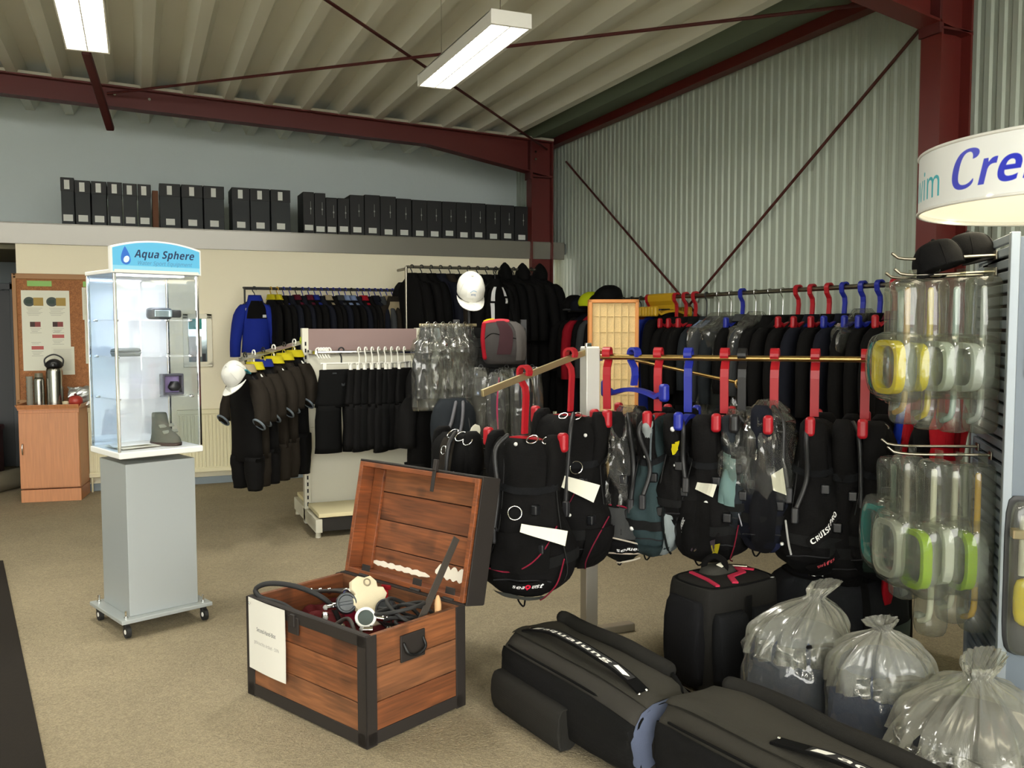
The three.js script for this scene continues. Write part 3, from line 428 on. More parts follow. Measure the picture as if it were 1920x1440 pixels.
// ================= WOODEN CHEST =================
// chest frame: local x runs along the long side (A -> B), local z towards the viewer's left, y up
{
  const L = 0.77, W = 0.508, H = 0.42, cx = (0.399 + 1.194) / 2, cz = (5.45 + 5.913) / 2, ang = Math.atan2(-0.69, 0.34);
  const t = thing('wooden_chest', 'open wooden chest with dark metal edge bands and raised lid', 'chest', [cx, 0, cz], ang);
  const th = 0.022, y0 = 0.03, n = 3, ph = (H - y0) / n;
  const shade = [0xffffff, 0xf0dccb, 0xffe9d6, 0xe8d2be, 0xfff3e4].map(c => std(c, 0.62, { map: T.wood, bumpMap: T.wood, bumpScale: 0.002 }));
  let k = 0; const plank = (g) => { const m = part('plank', g, shade[k++ % 5], t); return m; };
  // local: +x = A->B direction, local +z = outward of the long front side AB?  front long side at z = +W/2
  for (let i = 0; i < n; i++) {
    const y = y0 + ph * (i + 0.5), hh = ph - 0.003; const off = rr(0, 0.4);
    for (const s of [1, -1]) { const g = bx(L - 0.01, hh, th, 0, y, s * (W / 2 - th / 2), 0.003); shiftUV(g, off, i * 0.3 + s * 0.1); plank(g); const q = bx(th, hh, W - 2 * th, s * (L / 2 - th / 2), y, 0, 0.003); shiftUV(q, off + 0.5, i * 0.3); plank(q); }
  }
  for (let i = 0; i < 4; i++) { const g = bx(L - 0.03, 0.02, (W - 0.05) / 4 - 0.003, 0, y0 + 0.01, -W / 2 + 0.025 + (i + 0.5) * (W - 0.05) / 4, 0.003); shiftUV(g, i * 0.2, 0); plank(g); }
  const bw = 0.052, bt = 0.006; // edge bands
  const B = (g, n = 'edge_band') => part(n, g, M.band, t);
  for (const sx of [1, -1]) for (const sz of [1, -1]) B([bx(bw, H, bt, sx * (L / 2 - bw / 2 + bt), H / 2, sz * (W / 2 + bt / 2), 0.002), bx(bt, H, bw, sx * (L / 2 + bt / 2), H / 2, sz * (W / 2 - bw / 2 + bt), 0.002)]);
  for (const sz of [1, -1]) { B(bx(L, 0.05, bt, 0, 0.03, sz * (W / 2 + bt / 2), 0.002)); B(bx(L, 0.045, bt, 0, H - 0.02, sz * (W / 2 + bt / 2), 0.002)); B(bx(L, 0.004, th, 0, H + 0.001, sz * (W / 2 - th / 2), 0.001)); }
  for (const sx of [1, -1]) B(bx(bt, 0.05, W, sx * (L / 2 + bt / 2), 0.03, 0, 0.002));
  B([bx(L - 0.02, 0.03, W - 0.02, 0, 0.014, 0, 0.003)], 'base_frame');
  // handle plate on the short side facing the viewer's right (B -> C side: +x)
  const hp = part('handle_plate', [bx(0.008, 0.105, 0.125, L / 2 + 0.006, 0.33, 0.03, 0.003)], M.band, t); part('handle_bail', tube([[L / 2 + 0.012, 0.35, -0.02], [L / 2 + 0.03, 0.32, -0.015], [L / 2 + 0.03, 0.30, 0.03], [L / 2 + 0.03, 0.32, 0.075], [L / 2 + 0.012, 0.35, 0.08]], 0.006, 8), M.black, hp);
  part('lock_plate', [bx(0.07, 0.07, 0.006, -0.05, H - 0.05, W / 2 + 0.009, 0.003), bx(0.03, 0.05, 0.012, -0.05, H - 0.03, W / 2 + 0.012, 0.003)], M.band, t);
  // lid: hinged along the back long side (z = -W/2), opened a little past upright
  const lid = new THREE.Group(); lid.name = 'lid'; lid.position.set(0, H + 0.004, -W / 2); lid.rotation.x = -0.2; t.add(lid);
  const LD = 0.115, lh = 0.51; // local: y up along lid, z towards the chest is the inner face
  for (let i = 0; i < 4; i++) { const g = bx(L - 0.03, lh / 4 - 0.003, 0.018, 0, lh * (i + 0.5) / 4, -LD + 0.02, 0.003); shiftUV(g, i * 0.37, 0.1 * i); part('lid_plank', g, shade[(i + 1) % 5], lid); }
  const rim = (g, o) => { shiftUV(g, o, 0.2); part('lid_rim', g, M.woodLight, lid); };
  rim(bx(0.024, lh, LD - 0.01, -L / 2 + 0.014, lh / 2, -LD / 2 + 0.004, 0.003), 0.1); rim(bx(0.024, lh, LD - 0.01, L / 2 - 0.014, lh / 2, -LD / 2 + 0.004, 0.003), 0.4); rim(bx(L - 0.05, 0.022, LD - 0.01, 0, lh - 0.011, -LD / 2 + 0.004, 0.003), 0.7); rim(bx(L - 0.05, 0.022, LD - 0.01, 0, 0.011, -LD / 2 + 0.004, 0.003), 0.9);
  part('lid_batten', (() => { const g = bx(0.07, lh - 0.05, 0.016, -L / 2 + 0.065, lh / 2, -LD + 0.036, 0.003); return g; })(), M.woodLight, lid);
  part('lid_cover', [bx(L + 0.02, lh + 0.015, 0.01, 0, lh / 2, -LD, 0.003), bx(0.008, lh + 0.01, LD * 0.9, L / 2 + 0.006, lh / 2, -LD / 2 - 0.006, 0.002), bx(0.008, lh + 0.01, LD * 0.9, -L / 2 - 0.006, lh / 2, -LD / 2 - 0.006, 0.002), bx(L + 0.02, 0.008, LD * 0.9, 0, lh + 0.006, -LD / 2 - 0.006, 0.002), bx(L + 0.02, 0.008, LD * 0.9, 0, -0.006, -LD / 2 - 0.006, 0.002)], M.band, lid);
  // painted white marks along the lower inside edge
  const blob = (x0, x1, y, hgt, jag, name) => { const pts = []; const N = 24; for (let i = 0; i <= N; i++) { const u = i / N; pts.push([lerp(x0, x1, u), y + hgt * (0.5 + 0.5 * Math.abs(Math.sin(u * jag))) * Math.min(1, 6 * Math.min(u, 1 - u) + 0.25)]); } for (let i = N; i >= 0; i--) { const u = i / N; pts.push([lerp(x0, x1, u), y - hgt * (0.35 + 0.4 * Math.abs(Math.cos(u * jag * 1.2))) * Math.min(1, 6 * Math.min(u, 1 - u) + 0.25)]); } const g = prep(extrude(pts, 0.0015)); g.translate(0, 0, -LD + 0.03); part(name, g, P(0xe9e2d2, 0.7), lid); };
  blob(-0.30, 0.09, 0.055, 0.016, 22, 'painted_mark'); blob(0.12, 0.335, 0.085, 0.036, 15, 'painted_mark');
  for (const x of [-0.24, 0.1, 0.3]) part('hinge', [cyl(0.009, 0.009, 0.06, x, 0.0, -0.0, 10, 'x'), bx(0.055, 0.04, 0.004, x, 0.03, -0.004)], M.band, lid);
  part('lid_hasp', [bx(0.02, 0.1, 0.006, 0.12, lh - 0.035, 0.004, 0.002), bx(0.022, 0.05, 0.02, 0.12, lh + 0.03, 0.0, 0.004)], M.band, lid);
  // lid stay: strap from the lid's side edge to the chest rim
  part('lid_stay', beamBox([L / 2 - 0.045, 0.33, W / 2 - 0.27], [L / 2 - 0.035, H + 0.27, -W / 2 + 0.0], 0.004, 0.036, 0.001), P(0x3b352f, 0.7), t, 'flat dark strap holding the lid open');

  // paper notice pinned on the long front
  const ca = Math.cos(ang), sa = Math.sin(ang), w = (x, y, z) => [cx + x * ca + z * sa, y, cz - x * sa + z * ca];
  const note = new THREE.PlaneGeometry(0.27, 0.30, 10, 10); { const p = note.attributes.position; for (let i = 0; i < p.count; i++) { const x = p.getX(i), y = p.getY(i); p.setZ(i, 0.006 * Math.sin(x * 12 + 1) + 0.012 * Math.max(0, x - 0.08) * 6 * Math.abs(y) * 3); } note.computeVertexNormals(); }
  const back = note.clone(); back.translate(0, 0, -0.0015);
  const nt = canvasTex(512, 560, (c, W2, H2) => { c.fillStyle = '#dcdad0'; c.fillRect(0, 0, W2, H2); c.fillStyle = '#6a6a68'; c.font = 'bold 44px sans-serif'; c.textAlign = 'center'; c.fillText('Second-Hand-Box', W2 / 2, 245, 270); c.fillStyle = '#96948e'; c.font = '36px sans-serif'; c.fillText('gebrauchte Artikel - 50%', W2 / 2, 345, 350); });
  const no = thing('paper_notice', 'white paper notice pinned to the long front of wooden chest', 'notice', w(-0.225, 0.275, W / 2 + 0.017), ang); part('paper_sheet', [note, back], std(0xffffff, 0.85, { map: nt, side: THREE.DoubleSide }), no); part('pin', new THREE.SphereGeometry(0.005, 8, 6).translate(-0.11, 0.13, 0.008), M.chrome, no);

  // ---- contents ----
  const put = (name, label, cat, x, y, z, ry = 0) => thing(name, label, cat, w(x, y, z), ang + ry);
  { const r = put('red_cloth', 'dark red cloth filling the chest under the gear', 'cloth', 0, 0.2, 0); const g = prep(new THREE.BoxGeometry(0.68, 0.1, 0.42, 22, 2, 16)); const p = g.attributes.position; for (let i = 0; i < p.count; i++) if (p.getY(i) > 0) p.setY(i, p.getY(i) + 0.09 * nz(p.getX(i) * 7, p.getZ(i) * 7, 2) + 0.05); g.computeVertexNormals(); part('cloth_fold', g, fab(0x571a1c), r); part('cloth_fold', loft([[0.1, -0.1, -0.1, 0.12, 0.06], [0.16, -0.1, -0.1, 0.1, 0.05], [0.19, -0.1, -0.1, 0.03, 0.02]], 16, 6, { fold: 0.15, seed: 8 }).g, fab(0x8c1230), r); }
  // long hose sweeping over the rim
  const hose = (pts, r, mat, label) => { const h = put('regulator_hose', label, 'hose', 0, 0, 0); part('hose_tube', tube(pts, r, 8, pts.length * 8), mat, h); for (const e of [pts[0], pts[pts.length - 1]]) part('hose_end', new THREE.SphereGeometry(r * 1.7, 8, 6).translate(...e), M.chrome, h); };
  hose([[-0.05, 0.3, 0.02], [-0.1, 0.4, 0.05], [-0.22, 0.46, 0.12], [-0.33, 0.47, 0.2], [-0.37, 0.445, 0.225], [-0.33, 0.425, 0.235], [-0.2, 0.405, 0.2], [-0.08, 0.37, 0.19], [0.0, 0.33, 0.16]], 0.011, M.rubber, 'thick black hose looping over the left rim of the chest');
  for (let i = 0; i < 3; i++) hose([[-0.32, 0.37 + 0.01 * i, -0.12 + 0.05 * i], [-0.12, 0.40 + 0.01 * i, -0.16 + 0.06 * i], [0.08, 0.38 + 0.01 * i, -0.12 + 0.06 * i], [0.2, 0.34, -0.02]], 0.009, P(0x241f1c, 0.6), `black hose strand lying inside the chest, ${['rear', 'middle', 'front'][i]} of three`);
  hose([[0.08, 0.36, 0.2], [0.14, 0.41, 0.15], [0.22, 0.4, 0.18], [0.26, 0.36, 0.2], [0.18, 0.34, 0.2]], 0.008, P(0x2a211c, 0.6), 'short curled hose near the front corner of chest');
  // second stages
  const second = (x, y, z, ry, c1, c2, label) => { const r = put('breathing_regulator', label, 'regulator', x, y, z, ry); part('regulator_body', xf(new THREE.LatheGeometry([[0, -0.03], [0.03, -0.03], [0.042, -0.01], [0.044, 0.012], [0.038, 0.022], [0, 0.024]].map(p => new THREE.Vector2(...p)), 26), [0, 0, 0], [1.15, 0, 0.2]), c1, r); part('regulator_cover', xf(mergeGeometries([prep(torus(0.036, 0.005, 24, 8).rotateX(Math.PI / 2).translate(0, 0.024, 0)), prep(bx(0.055, 0.008, 0.014, 0, 0.026, 0)), prep(cyl(0.03, 0.03, 0.006, 0, 0.022, 0, 20))]), [0, 0, 0], [1.15, 0, 0.2]), c2, r); part('mouthpiece', xf(bx(0.04, 0.02, 0.035, 0, -0.045, -0.01, 0.008, 2), [0, 0, 0], [1.15, 0, 0.2]), M.rubber, r); };
  second(0.04, 0.43, 0.07, 1.2, M.blackPlastic, P(0x3d4346, 0.4), 'black and grey breathing regulator in the middle of chest');
  second(0.15, 0.40, -0.05, 0.6, P(0x17181c, 0.5), P(0x202227, 0.4), 'plain black breathing regulator deeper in the chest');
  { const r = put('blue_regulator', 'blue and green regulator part among the hoses in chest', 'regulator', -0.04, 0.42, -0.06, 0.4); part('regulator_body', [xf(bx(0.06, 0.03, 0.035, 0, 0, 0, 0.01, 2), [0, 0.01, 0], [0.2, 0.4, 0.1]), cyl(0.012, 0.012, 0.06, -0.03, 0.0, 0.02, 10, 'x')], P(0x24489a, 0.35), r); part('regulator_knob', [cyl(0.016, 0.016, 0.03, 0.03, 0.03, -0.01, 12, 'z')], P(0x1f8a72, 0.35), r); part('yoke', torus(0.02, 0.005, 16, 6).translate(-0.04, 0.01, 0.03), M.chrome, r); }
  { const r = put('pressure_gauge', 'round gauge with pale ring near the right side of chest', 'gauge', 0.2, 0.41, 0.1, 0.5); const rot = [0.95, 0, -0.35]; part('gauge_body', xf(cyl(0.038, 0.03, 0.05, 0, -0.02, 0, 22), [0, 0, 0], rot), M.blackPlastic, r); part('gauge_ring', xf(torus(0.036, 0.006, 28, 8).rotateX(Math.PI / 2), [0, 0, 0], rot).translate(0, 0.006, 0.004), M.white, r); part('gauge_face', xf(cyl(0.031, 0.031, 0.004, 0, 0.006, 0, 22), [0, 0, 0], rot), P(0x46504e, 0.2), r); part('gauge_stem', xf(cyl(0.012, 0.012, 0.09, 0.05, -0.03, -0.02, 10, 'x'), [0, 0, 0], rot), M.chrome, r); }
  { // pale flat fabric cut-out lying upright in the chest
    const pts = [[0.0, 0], [0.035, -0.005], [0.06, 0.015], [0.065, 0.05], [0.05, 0.075], [0.075, 0.08], [0.095, 0.1], [0.09, 0.125], [0.065, 0.135], [0.07, 0.16], [0.055, 0.185], [0.03, 0.185], [0.005, 0.2], [-0.025, 0.19], [-0.035, 0.165], [-0.025, 0.14], [-0.045, 0.125], [-0.05, 0.1], [-0.04, 0.075], [-0.055, 0.045], [-0.045, 0.012]];
    const r = put('padded_pouch', 'cream padded cut-out pouch standing among the gear in chest', 'pouch', 0.12, 0.34, 0.0, 1.35); const g = xf(prep(extrude(pts, 0.02, 0.006)), [0, 0, 0], [-0.5, 0, 0.15]); part('pouch_body', g, fab(0xd9cdae), r); part('pouch_eyelet', xf(torus(0.014, 0.003, 16, 6), [0.005, 0.165, -0.055], [-0.5, 0, 0.15]), P(0x8a7f68, 0.6), r);
  }
  for (const [x, y, z, l] of [[0.06, 0.40, 0.19, 'small chrome valve fitting at the front rim of chest'], [0.0, 0.41, 0.12, 'small chrome connector beside the grey regulator in chest'], [0.28, 0.39, 0.16, 'small chrome fitting at the chest corner']]) { const r = put('valve_fitting', l, 'fitting', x, y, z, rr(0, 3)); part('fitting_body', [cyl(0.011, 0.011, 0.035, 0, 0.01, 0, 10, 'x'), cyl(0.016, 0.016, 0.012, 0.015, 0.01, 0, 6, 'x')], M.chrome, r); part('fitting_cap', [new THREE.SphereGeometry(0.011, 10, 8).translate(-0.02, 0.012, 0)], P(0x8a8a86, 0.5), r); }
  { const r = put('red_strap', 'red webbing strap lying behind the cream pouch in chest', 'strap', 0.06, 0.38, -0.1, 0.3); part('strap_band', xf(bx(0.05, 0.09, 0.015, 0, 0.03, 0, 0.005), [0, 0, 0], [-0.3, 0, 0.1]), fab(0xa31a22), r); part('strap_end', bx(0.045, 0.02, 0.012, 0.01, 0.08, -0.02, 0.004), fab(0x7a1016), r); }
  { const r = put('hose_bundle', 'black tangle of regulator hoses at right end of chest', 'hoses', 0.28, 0.36, -0.06); for (let i = 0; i < 5; i++) part('hose_loop', xf(torus(0.05 + 0.012 * i, 0.008, 22, 7), [rr(-0.03, 0.03), 0.02 * i, rr(-0.05, 0.05)], [1.2 + rr(-0.4, 0.4), rr(-0.5, 0.5), 0]), M.rubber, r); }
  { const r = put('orange_tube', 'short pale wooden peg standing at right rim of chest', 'peg', 0.345, 0.38, -0.15); part('peg_body', loft([[0, 0, 0, 0.013, 0.013], [0.06, 0, 0, 0.014, 0.014], [0.09, 0.0, 0, 0.007, 0.007], [0.095, 0, 0, 0.002, 0.002]], 10, 6).g, P(0xd4a878, 0.6), r); part('peg_foot', cyl(0.016, 0.016, 0.012, 0, 0.0, 0, 10), P(0xb4885a, 0.6), r); }
}
function shiftUV(g, a, b) { const uv = g.attributes.uv; for (let i = 0; i < uv.count; i++) uv.setXY(i, uv.getX(i) + a, uv.getY(i) * 1 + b); }
// ================= GARMENT BUILDER =================
const ORD = ['first', 'second', 'third', 'fourth', 'fifth', 'sixth', 'seventh', 'eighth', 'ninth', 'tenth', 'eleventh', 'twelfth', 'thirteenth', 'fourteenth', 'fifteenth', 'sixteenth', 'seventeenth', 'eighteenth', 'nineteenth', 'twentieth', 'twenty-first', 'twenty-second', 'twenty-third', 'twenty-fourth', 'twenty-fifth', 'twenty-sixth', 'twenty-seventh', 'twenty-eighth', 'twenty-ninth', 'thirtieth', 'thirty-first', 'thirty-second'];
// local frame: rail at y = 0, width along x, thickness along z (along the rail)
function hangerAt(pos, turn, kind, label, group, drop = 0.09) {
  const t = thing('clothes_hanger', label, 'hanger', pos, turn, group), m = HANG[kind] ?? HANG.k, r = kind === 'c' ? 0.003 : 0.005;
  const hook = []; for (let i = 0; i <= 10; i++) { const a = lerp(-0.5, Math.PI * 0.98, i / 10); hook.push([0.02 * Math.cos(a), 0.002 + 0.02 * Math.sin(a), 0]); } hook.push([-0.016, -0.02, 0], [0, -0.045, 0], [0, -drop, 0]);
  part('hook', tube(hook, r, 6, 28), m, t);
  part('shoulder_bar', tube([[-0.13, -drop - 0.075, 0], [-0.07, -drop - 0.035, 0], [0, -drop, 0], [0.07, -drop - 0.035, 0], [0.13, -drop - 0.075, 0]], r * 1.3, 6, 16), m, t);
  return t;
}
function garment(o) {
  const t = thing(o.name ?? 'wetsuit', o.label, o.cat ?? 'wetsuit', o.pos, o.turn, o.group), m = F(o.c ?? 'k'), y0 = -(o.drop ?? 0.09), w = o.w ?? 0.2, th = o.th ?? 0.035, sd = rnd() * 90, len = o.len ?? 0.6;
  const torso = loft([[y0 + 0.03, 0, 0, 0.06, th * 0.8], [y0 - 0.01, 0, 0, 0.07, th], [y0 - 0.05, 0, 0, w * 0.58, th * 1.05], [y0 - 0.1, 0, 0, w * 0.86, th * 1.1], [y0 - 0.17, 0, 0, w, th * 1.15], [y0 - 0.25, 0, 0, w * 0.98, th * 1.25], [y0 - len * 0.65, 0, 0, w * 0.86, th * 1.1], [y0 - len, 0, 0, w * 0.92, th * 1.15]], 16, 14, { fold: o.fold ?? 0.09, seed: sd, fv: 4 });
  part('torso', torso.g, m, t);
  if (o.hood) part('hood', loft([[y0 + 0.16, 0, 0, 0.01, 0.01], [y0 + 0.12, 0, 0, 0.05, th * 0.9], [y0 + 0.05, 0, 0, 0.085, th * 1.3], [y0 - 0.02, 0, 0, 0.09, th]], 14, 8, { fold: 0.06, seed: sd }).g, m, t);
  if (o.sleeve !== 0) for (const s of [-1, 1]) {
    const sl = o.sleeve ?? 0.5, out = o.out ?? 0.03, L = loft([[y0 - 0.06, s * w * 0.66, 0, 0.04, th * 0.8], [y0 - 0.14, s * w * 0.92, 0.0, 0.06, th], [y0 - 0.11 - sl * 0.55, s * (w + out * 0.7), 0.01, 0.055, th], [y0 - 0.1 - sl, s * (w + out), 0.02, 0.046, Math.max(th * 0.9, 0.036)]], 12, 8, { fold: 0.1, seed: sd + s });
    const sm = part('sleeve', L.g, o.sc ? F(o.sc) : m, t);
    if (o.cuff) { const ps = [s * (w + out), y0 - 0.095 - sl, 0.045], ro = [Math.PI / 2 - 0.85, 0, 0]; part('cuff', xf(torus(0.046, 0.008, 20, 6), ps, ro), F(o.cuff), sm); part('cuff_opening', xf(new THREE.CylinderGeometry(0.045, 0.045, 0.006, 18).rotateX(Math.PI / 2), ps, ro), F('n'), sm); }
  }
  if (o.legs) for (const s of [-1, 1]) { const L = loft([[y0 - len + 0.03, s * w * 0.45, 0, w * 0.47, th * 1.1], [y0 - len - o.legs * 0.5, s * w * 0.5, 0, w * 0.4, th], [y0 - len - o.legs, s * w * 0.52, 0.0, w * 0.3, th * 0.8]], 12, 8, { fold: 0.1, seed: sd + 5 * s }); part('leg', L.g, o.lc ? F(o.lc) : m, t); }
  if (o.collar) part('collar', loft([[y0 + 0.04, 0, 0, 0.062, th * 0.95], [y0 + 0.0, 0, 0, 0.085, th * 1.1], [y0 - 0.015, 0, 0, 0.1, th * 1.12]], 14, 3).g, F(o.collar), t);
  if (o.panel) { const a0 = o.pa ?? -0.9, a1 = o.pb ?? 0.9; part('panel', sheet(torso, (s, q) => [lerp(a0, a1, s), lerp(o.pv0 ?? 0.28, o.pv1 ?? 0.75, q)], 0.002, 8, 8), F(o.panel), t); }
  if (o.stripe) for (const [a, v0, v1, c, wd] of o.stripe) part('stripe', sheet(torso, (s, q) => [a + (s - 0.5) * (wd ?? 0.25), lerp(v0, v1, q)], 0.003, 3, 8), F(c), t);
  if (o.tag) part('tag', sheet(torso, (s, q) => [o.tag[0] + (s - 0.5) * (o.tag[3] ?? 0.25), o.tag[1] + (q - 0.5) * (o.tag[4] ?? 0.06)], 0.004, 3, 3), F(o.tag[2]), t);
  if (o.wrap) part('plastic_cover', loft([[y0 + 0.06, 0, 0, 0.05, th], [y0 - 0.03, 0, 0, w * 0.75, th * 1.4], [y0 - 0.1, 0, 0, w * 1.12, th * 1.8], [y0 - len * 0.6, 0, 0, w * 1.12, th * 1.9], [y0 - len - 0.08, 0, 0, w * 1.1, th * 1.7]], 26, 26, { fold: 0.22, seed: sd + 3, fu: 3, fv: 5 }).g, M.film, t);
  return t;
}
function rail(name, label, pts, r, mat, posts = []) {
  const t = thing(name, label, 'clothes rail');
  for (const [a, b] of pts) part('rail_bar', bar(a, b, r, 14), mat, t);
  for (const [a, b] of posts) part('upright', bar(a, b, r, 14), mat, t);
  return t;
}
// ================= RAIL ALONG THE CREAM WALL =================
{
  const y = 1.915, z = 0.36, x0 = 0.955, x1 = 2.56;
  rail('wall_rail', 'black double clothes rail along the cream wall at left', [[[x0, y, z], [x1, y, z]], [[x0, y + 0.015, z - 0.1], [x1, y + 0.015, z - 0.1]]], 0.009, M.black, [[[x0, y, z], [x0, 0.02, z]], [[x1, y, z], [x1, 0.02, z]], [[x0, y, z], [x0, y + 0.015, z - 0.1]]]);
  const G = 'suits on the cream-wall rail';
  garment({ label: 'bright blue and black neoprene jacket at left end of wall rail', cat: 'jacket', name: 'neoprene_jacket', pos: [1.045, y, z + 0.03], turn: 0.06, c: 'B', w: 0.145, th: 0.06, len: 0.52, sleeve: 0.46, out: 0.05, panel: 'k', pa: 0.7, pb: 2.2, pv0: 0.2, pv1: 0.62, stripe: [[2.6, 0.42, 0.47, 'w', 0.5], [1.0, 0.55, 0.6, 'w', 0.3]], group: G });
  hangerAt([1.045, y, z], 0.06, 'k', 'black hanger carrying the bright blue jacket at wall rail end', G);
  const spec = [['k', 'y'], ['k', 'y'], ['k', 0], ['n', 0], ['k', 'm'], ['n', 0], ['k', 'm'], ['k', 'b'], ['n', 0], ['k', 'h'], ['k', 0], ['n', 'g'], ['k', 's'], ['k', 's'], ['n', 0], ['k', 'r'], ['k', 0], ['n', 'n'], ['g', 0], ['o', 'h'], ['n', 0], ['k', 'b'], ['k', 0]];
  const words = { k: 'black', n: 'navy', g: 'grey', o: 'brown', y: 'yellow', m: 'maroon', b: 'blue', h: 'khaki', s: 'pale blue', r: 'red', 0: 'plain' };
  spec.forEach(([c, a], i) => {
    const x = 1.2 + (x1 - 1.23) * i / (spec.length - 1), tn = -Math.PI / 2 + 0.35 + rr(-0.06, 0.06);
    const lb = `${words[c]} suit with ${words[a] === 'plain' ? 'no accent' : words[a] + ' accent'}, ${ORD[i]} after the bright blue jacket`;
    garment({ label: lb, pos: [x, y, z], turn: tn, c, len: rr(0.55, 0.65), legs: i < 8 ? 0.35 : 0.3, w: rr(0.18, 0.21), th: 0.03, sleeve: rr(0.35, 0.55), cuff: i === 19 ? 'G' : 0, collar: a || 0, panel: a && i > 2 ? a : 0, pa: -0.5, pb: 0.5, pv0: 0.25, pv1: 0.4, group: G });
    hangerAt([x, y, z], tn, i > 1 ? (i % 9 === 4 ? 'k' : 'b') : 'y', `${i > 1 ? (i % 9 === 4 ? 'black' : 'blue') : 'yellow'} hanger of the ${ORD[i]} suit after the bright blue jacket`, G);
  });
  garment({ label: 'khaki and brown short jacket facing out on wall rail right half', cat: 'jacket', name: 'neoprene_jacket', pos: [2.38, y, z + 0.14], turn: 0.25, c: 'o', w: 0.13, th: 0.04, len: 0.4, sleeve: 0.3, panel: 'h', pa: 0.7, pb: 2.4, pv0: 0.2, pv1: 0.9, group: G });
}
// ================= BLACK RACK IN THE CORNER =================
{
  const y = 2.145, z = 0.62;
  rail('garment_rack', 'tall black garment rack of dry suits standing in far corner', [[[2.48, y, z], [4.0, y, z]]], 0.014, M.rail, [[[2.48, y, z], [2.48, 0.02, z]], [[4.0, y, z], [4.0, 0.02, z]], [[2.48, y - 0.02, z], [2.48, y - 0.02, z - 0.3]]]);
  const G = 'long dark suits on the tall corner rack', n = 15;
  for (let i = 0; i < n; i++) {
    const x = 2.54 + 1.4 * i / (n - 1), tn = -1.0 + rr(-0.15, 0.15), big = i > 7, c = i === 4 ? 'o' : i === 3 ? 'n' : i % 4 === 2 ? 'K' : 'k';
    garment({ name: 'dry_suit', cat: 'dry suit', label: `${c === 'o' ? 'brown-black' : c === 'n' ? 'navy' : 'black'} dry suit, ${ORD[i]} from left end of tall corner rack`, pos: [x, y, z], turn: tn, c, len: 0.68, legs: 0.72, w: big ? 0.24 : 0.2, th: 0.05, sleeve: 0.55, out: 0.06, hood: i > 9 && i % 2 === 0, group: G });
    hangerAt([x, y, z], tn, 'k', `black hanger of the ${ORD[i]} suit on tall corner rack`, G);
  }
  garment({ name: 'dry_suit', cat: 'dry suit', label: 'black dry suit with bright reflective stripes in front of corner rack', pos: [3.31, y - 0.06, z + 0.3], turn: 0.35, c: 'k', len: 0.6, legs: 0.65, w: 0.2, th: 0.07, sleeve: 0.5, out: 0.05, stripe: [[2.05, 0.3, 0.62, '#ffffff', 0.24], [2.1, 0.66, 0.9, '#ffffff', 0.24], [1.2, 0.3, 0.52, '#ffffff', 0.22], [1.15, 0.56, 0.66, '#ffffff', 0.26]] });
  hangerAt([3.31, y - 0.04, z + 0.3], 0.35, 'k', 'black hanger of the suit with reflective stripes');
}
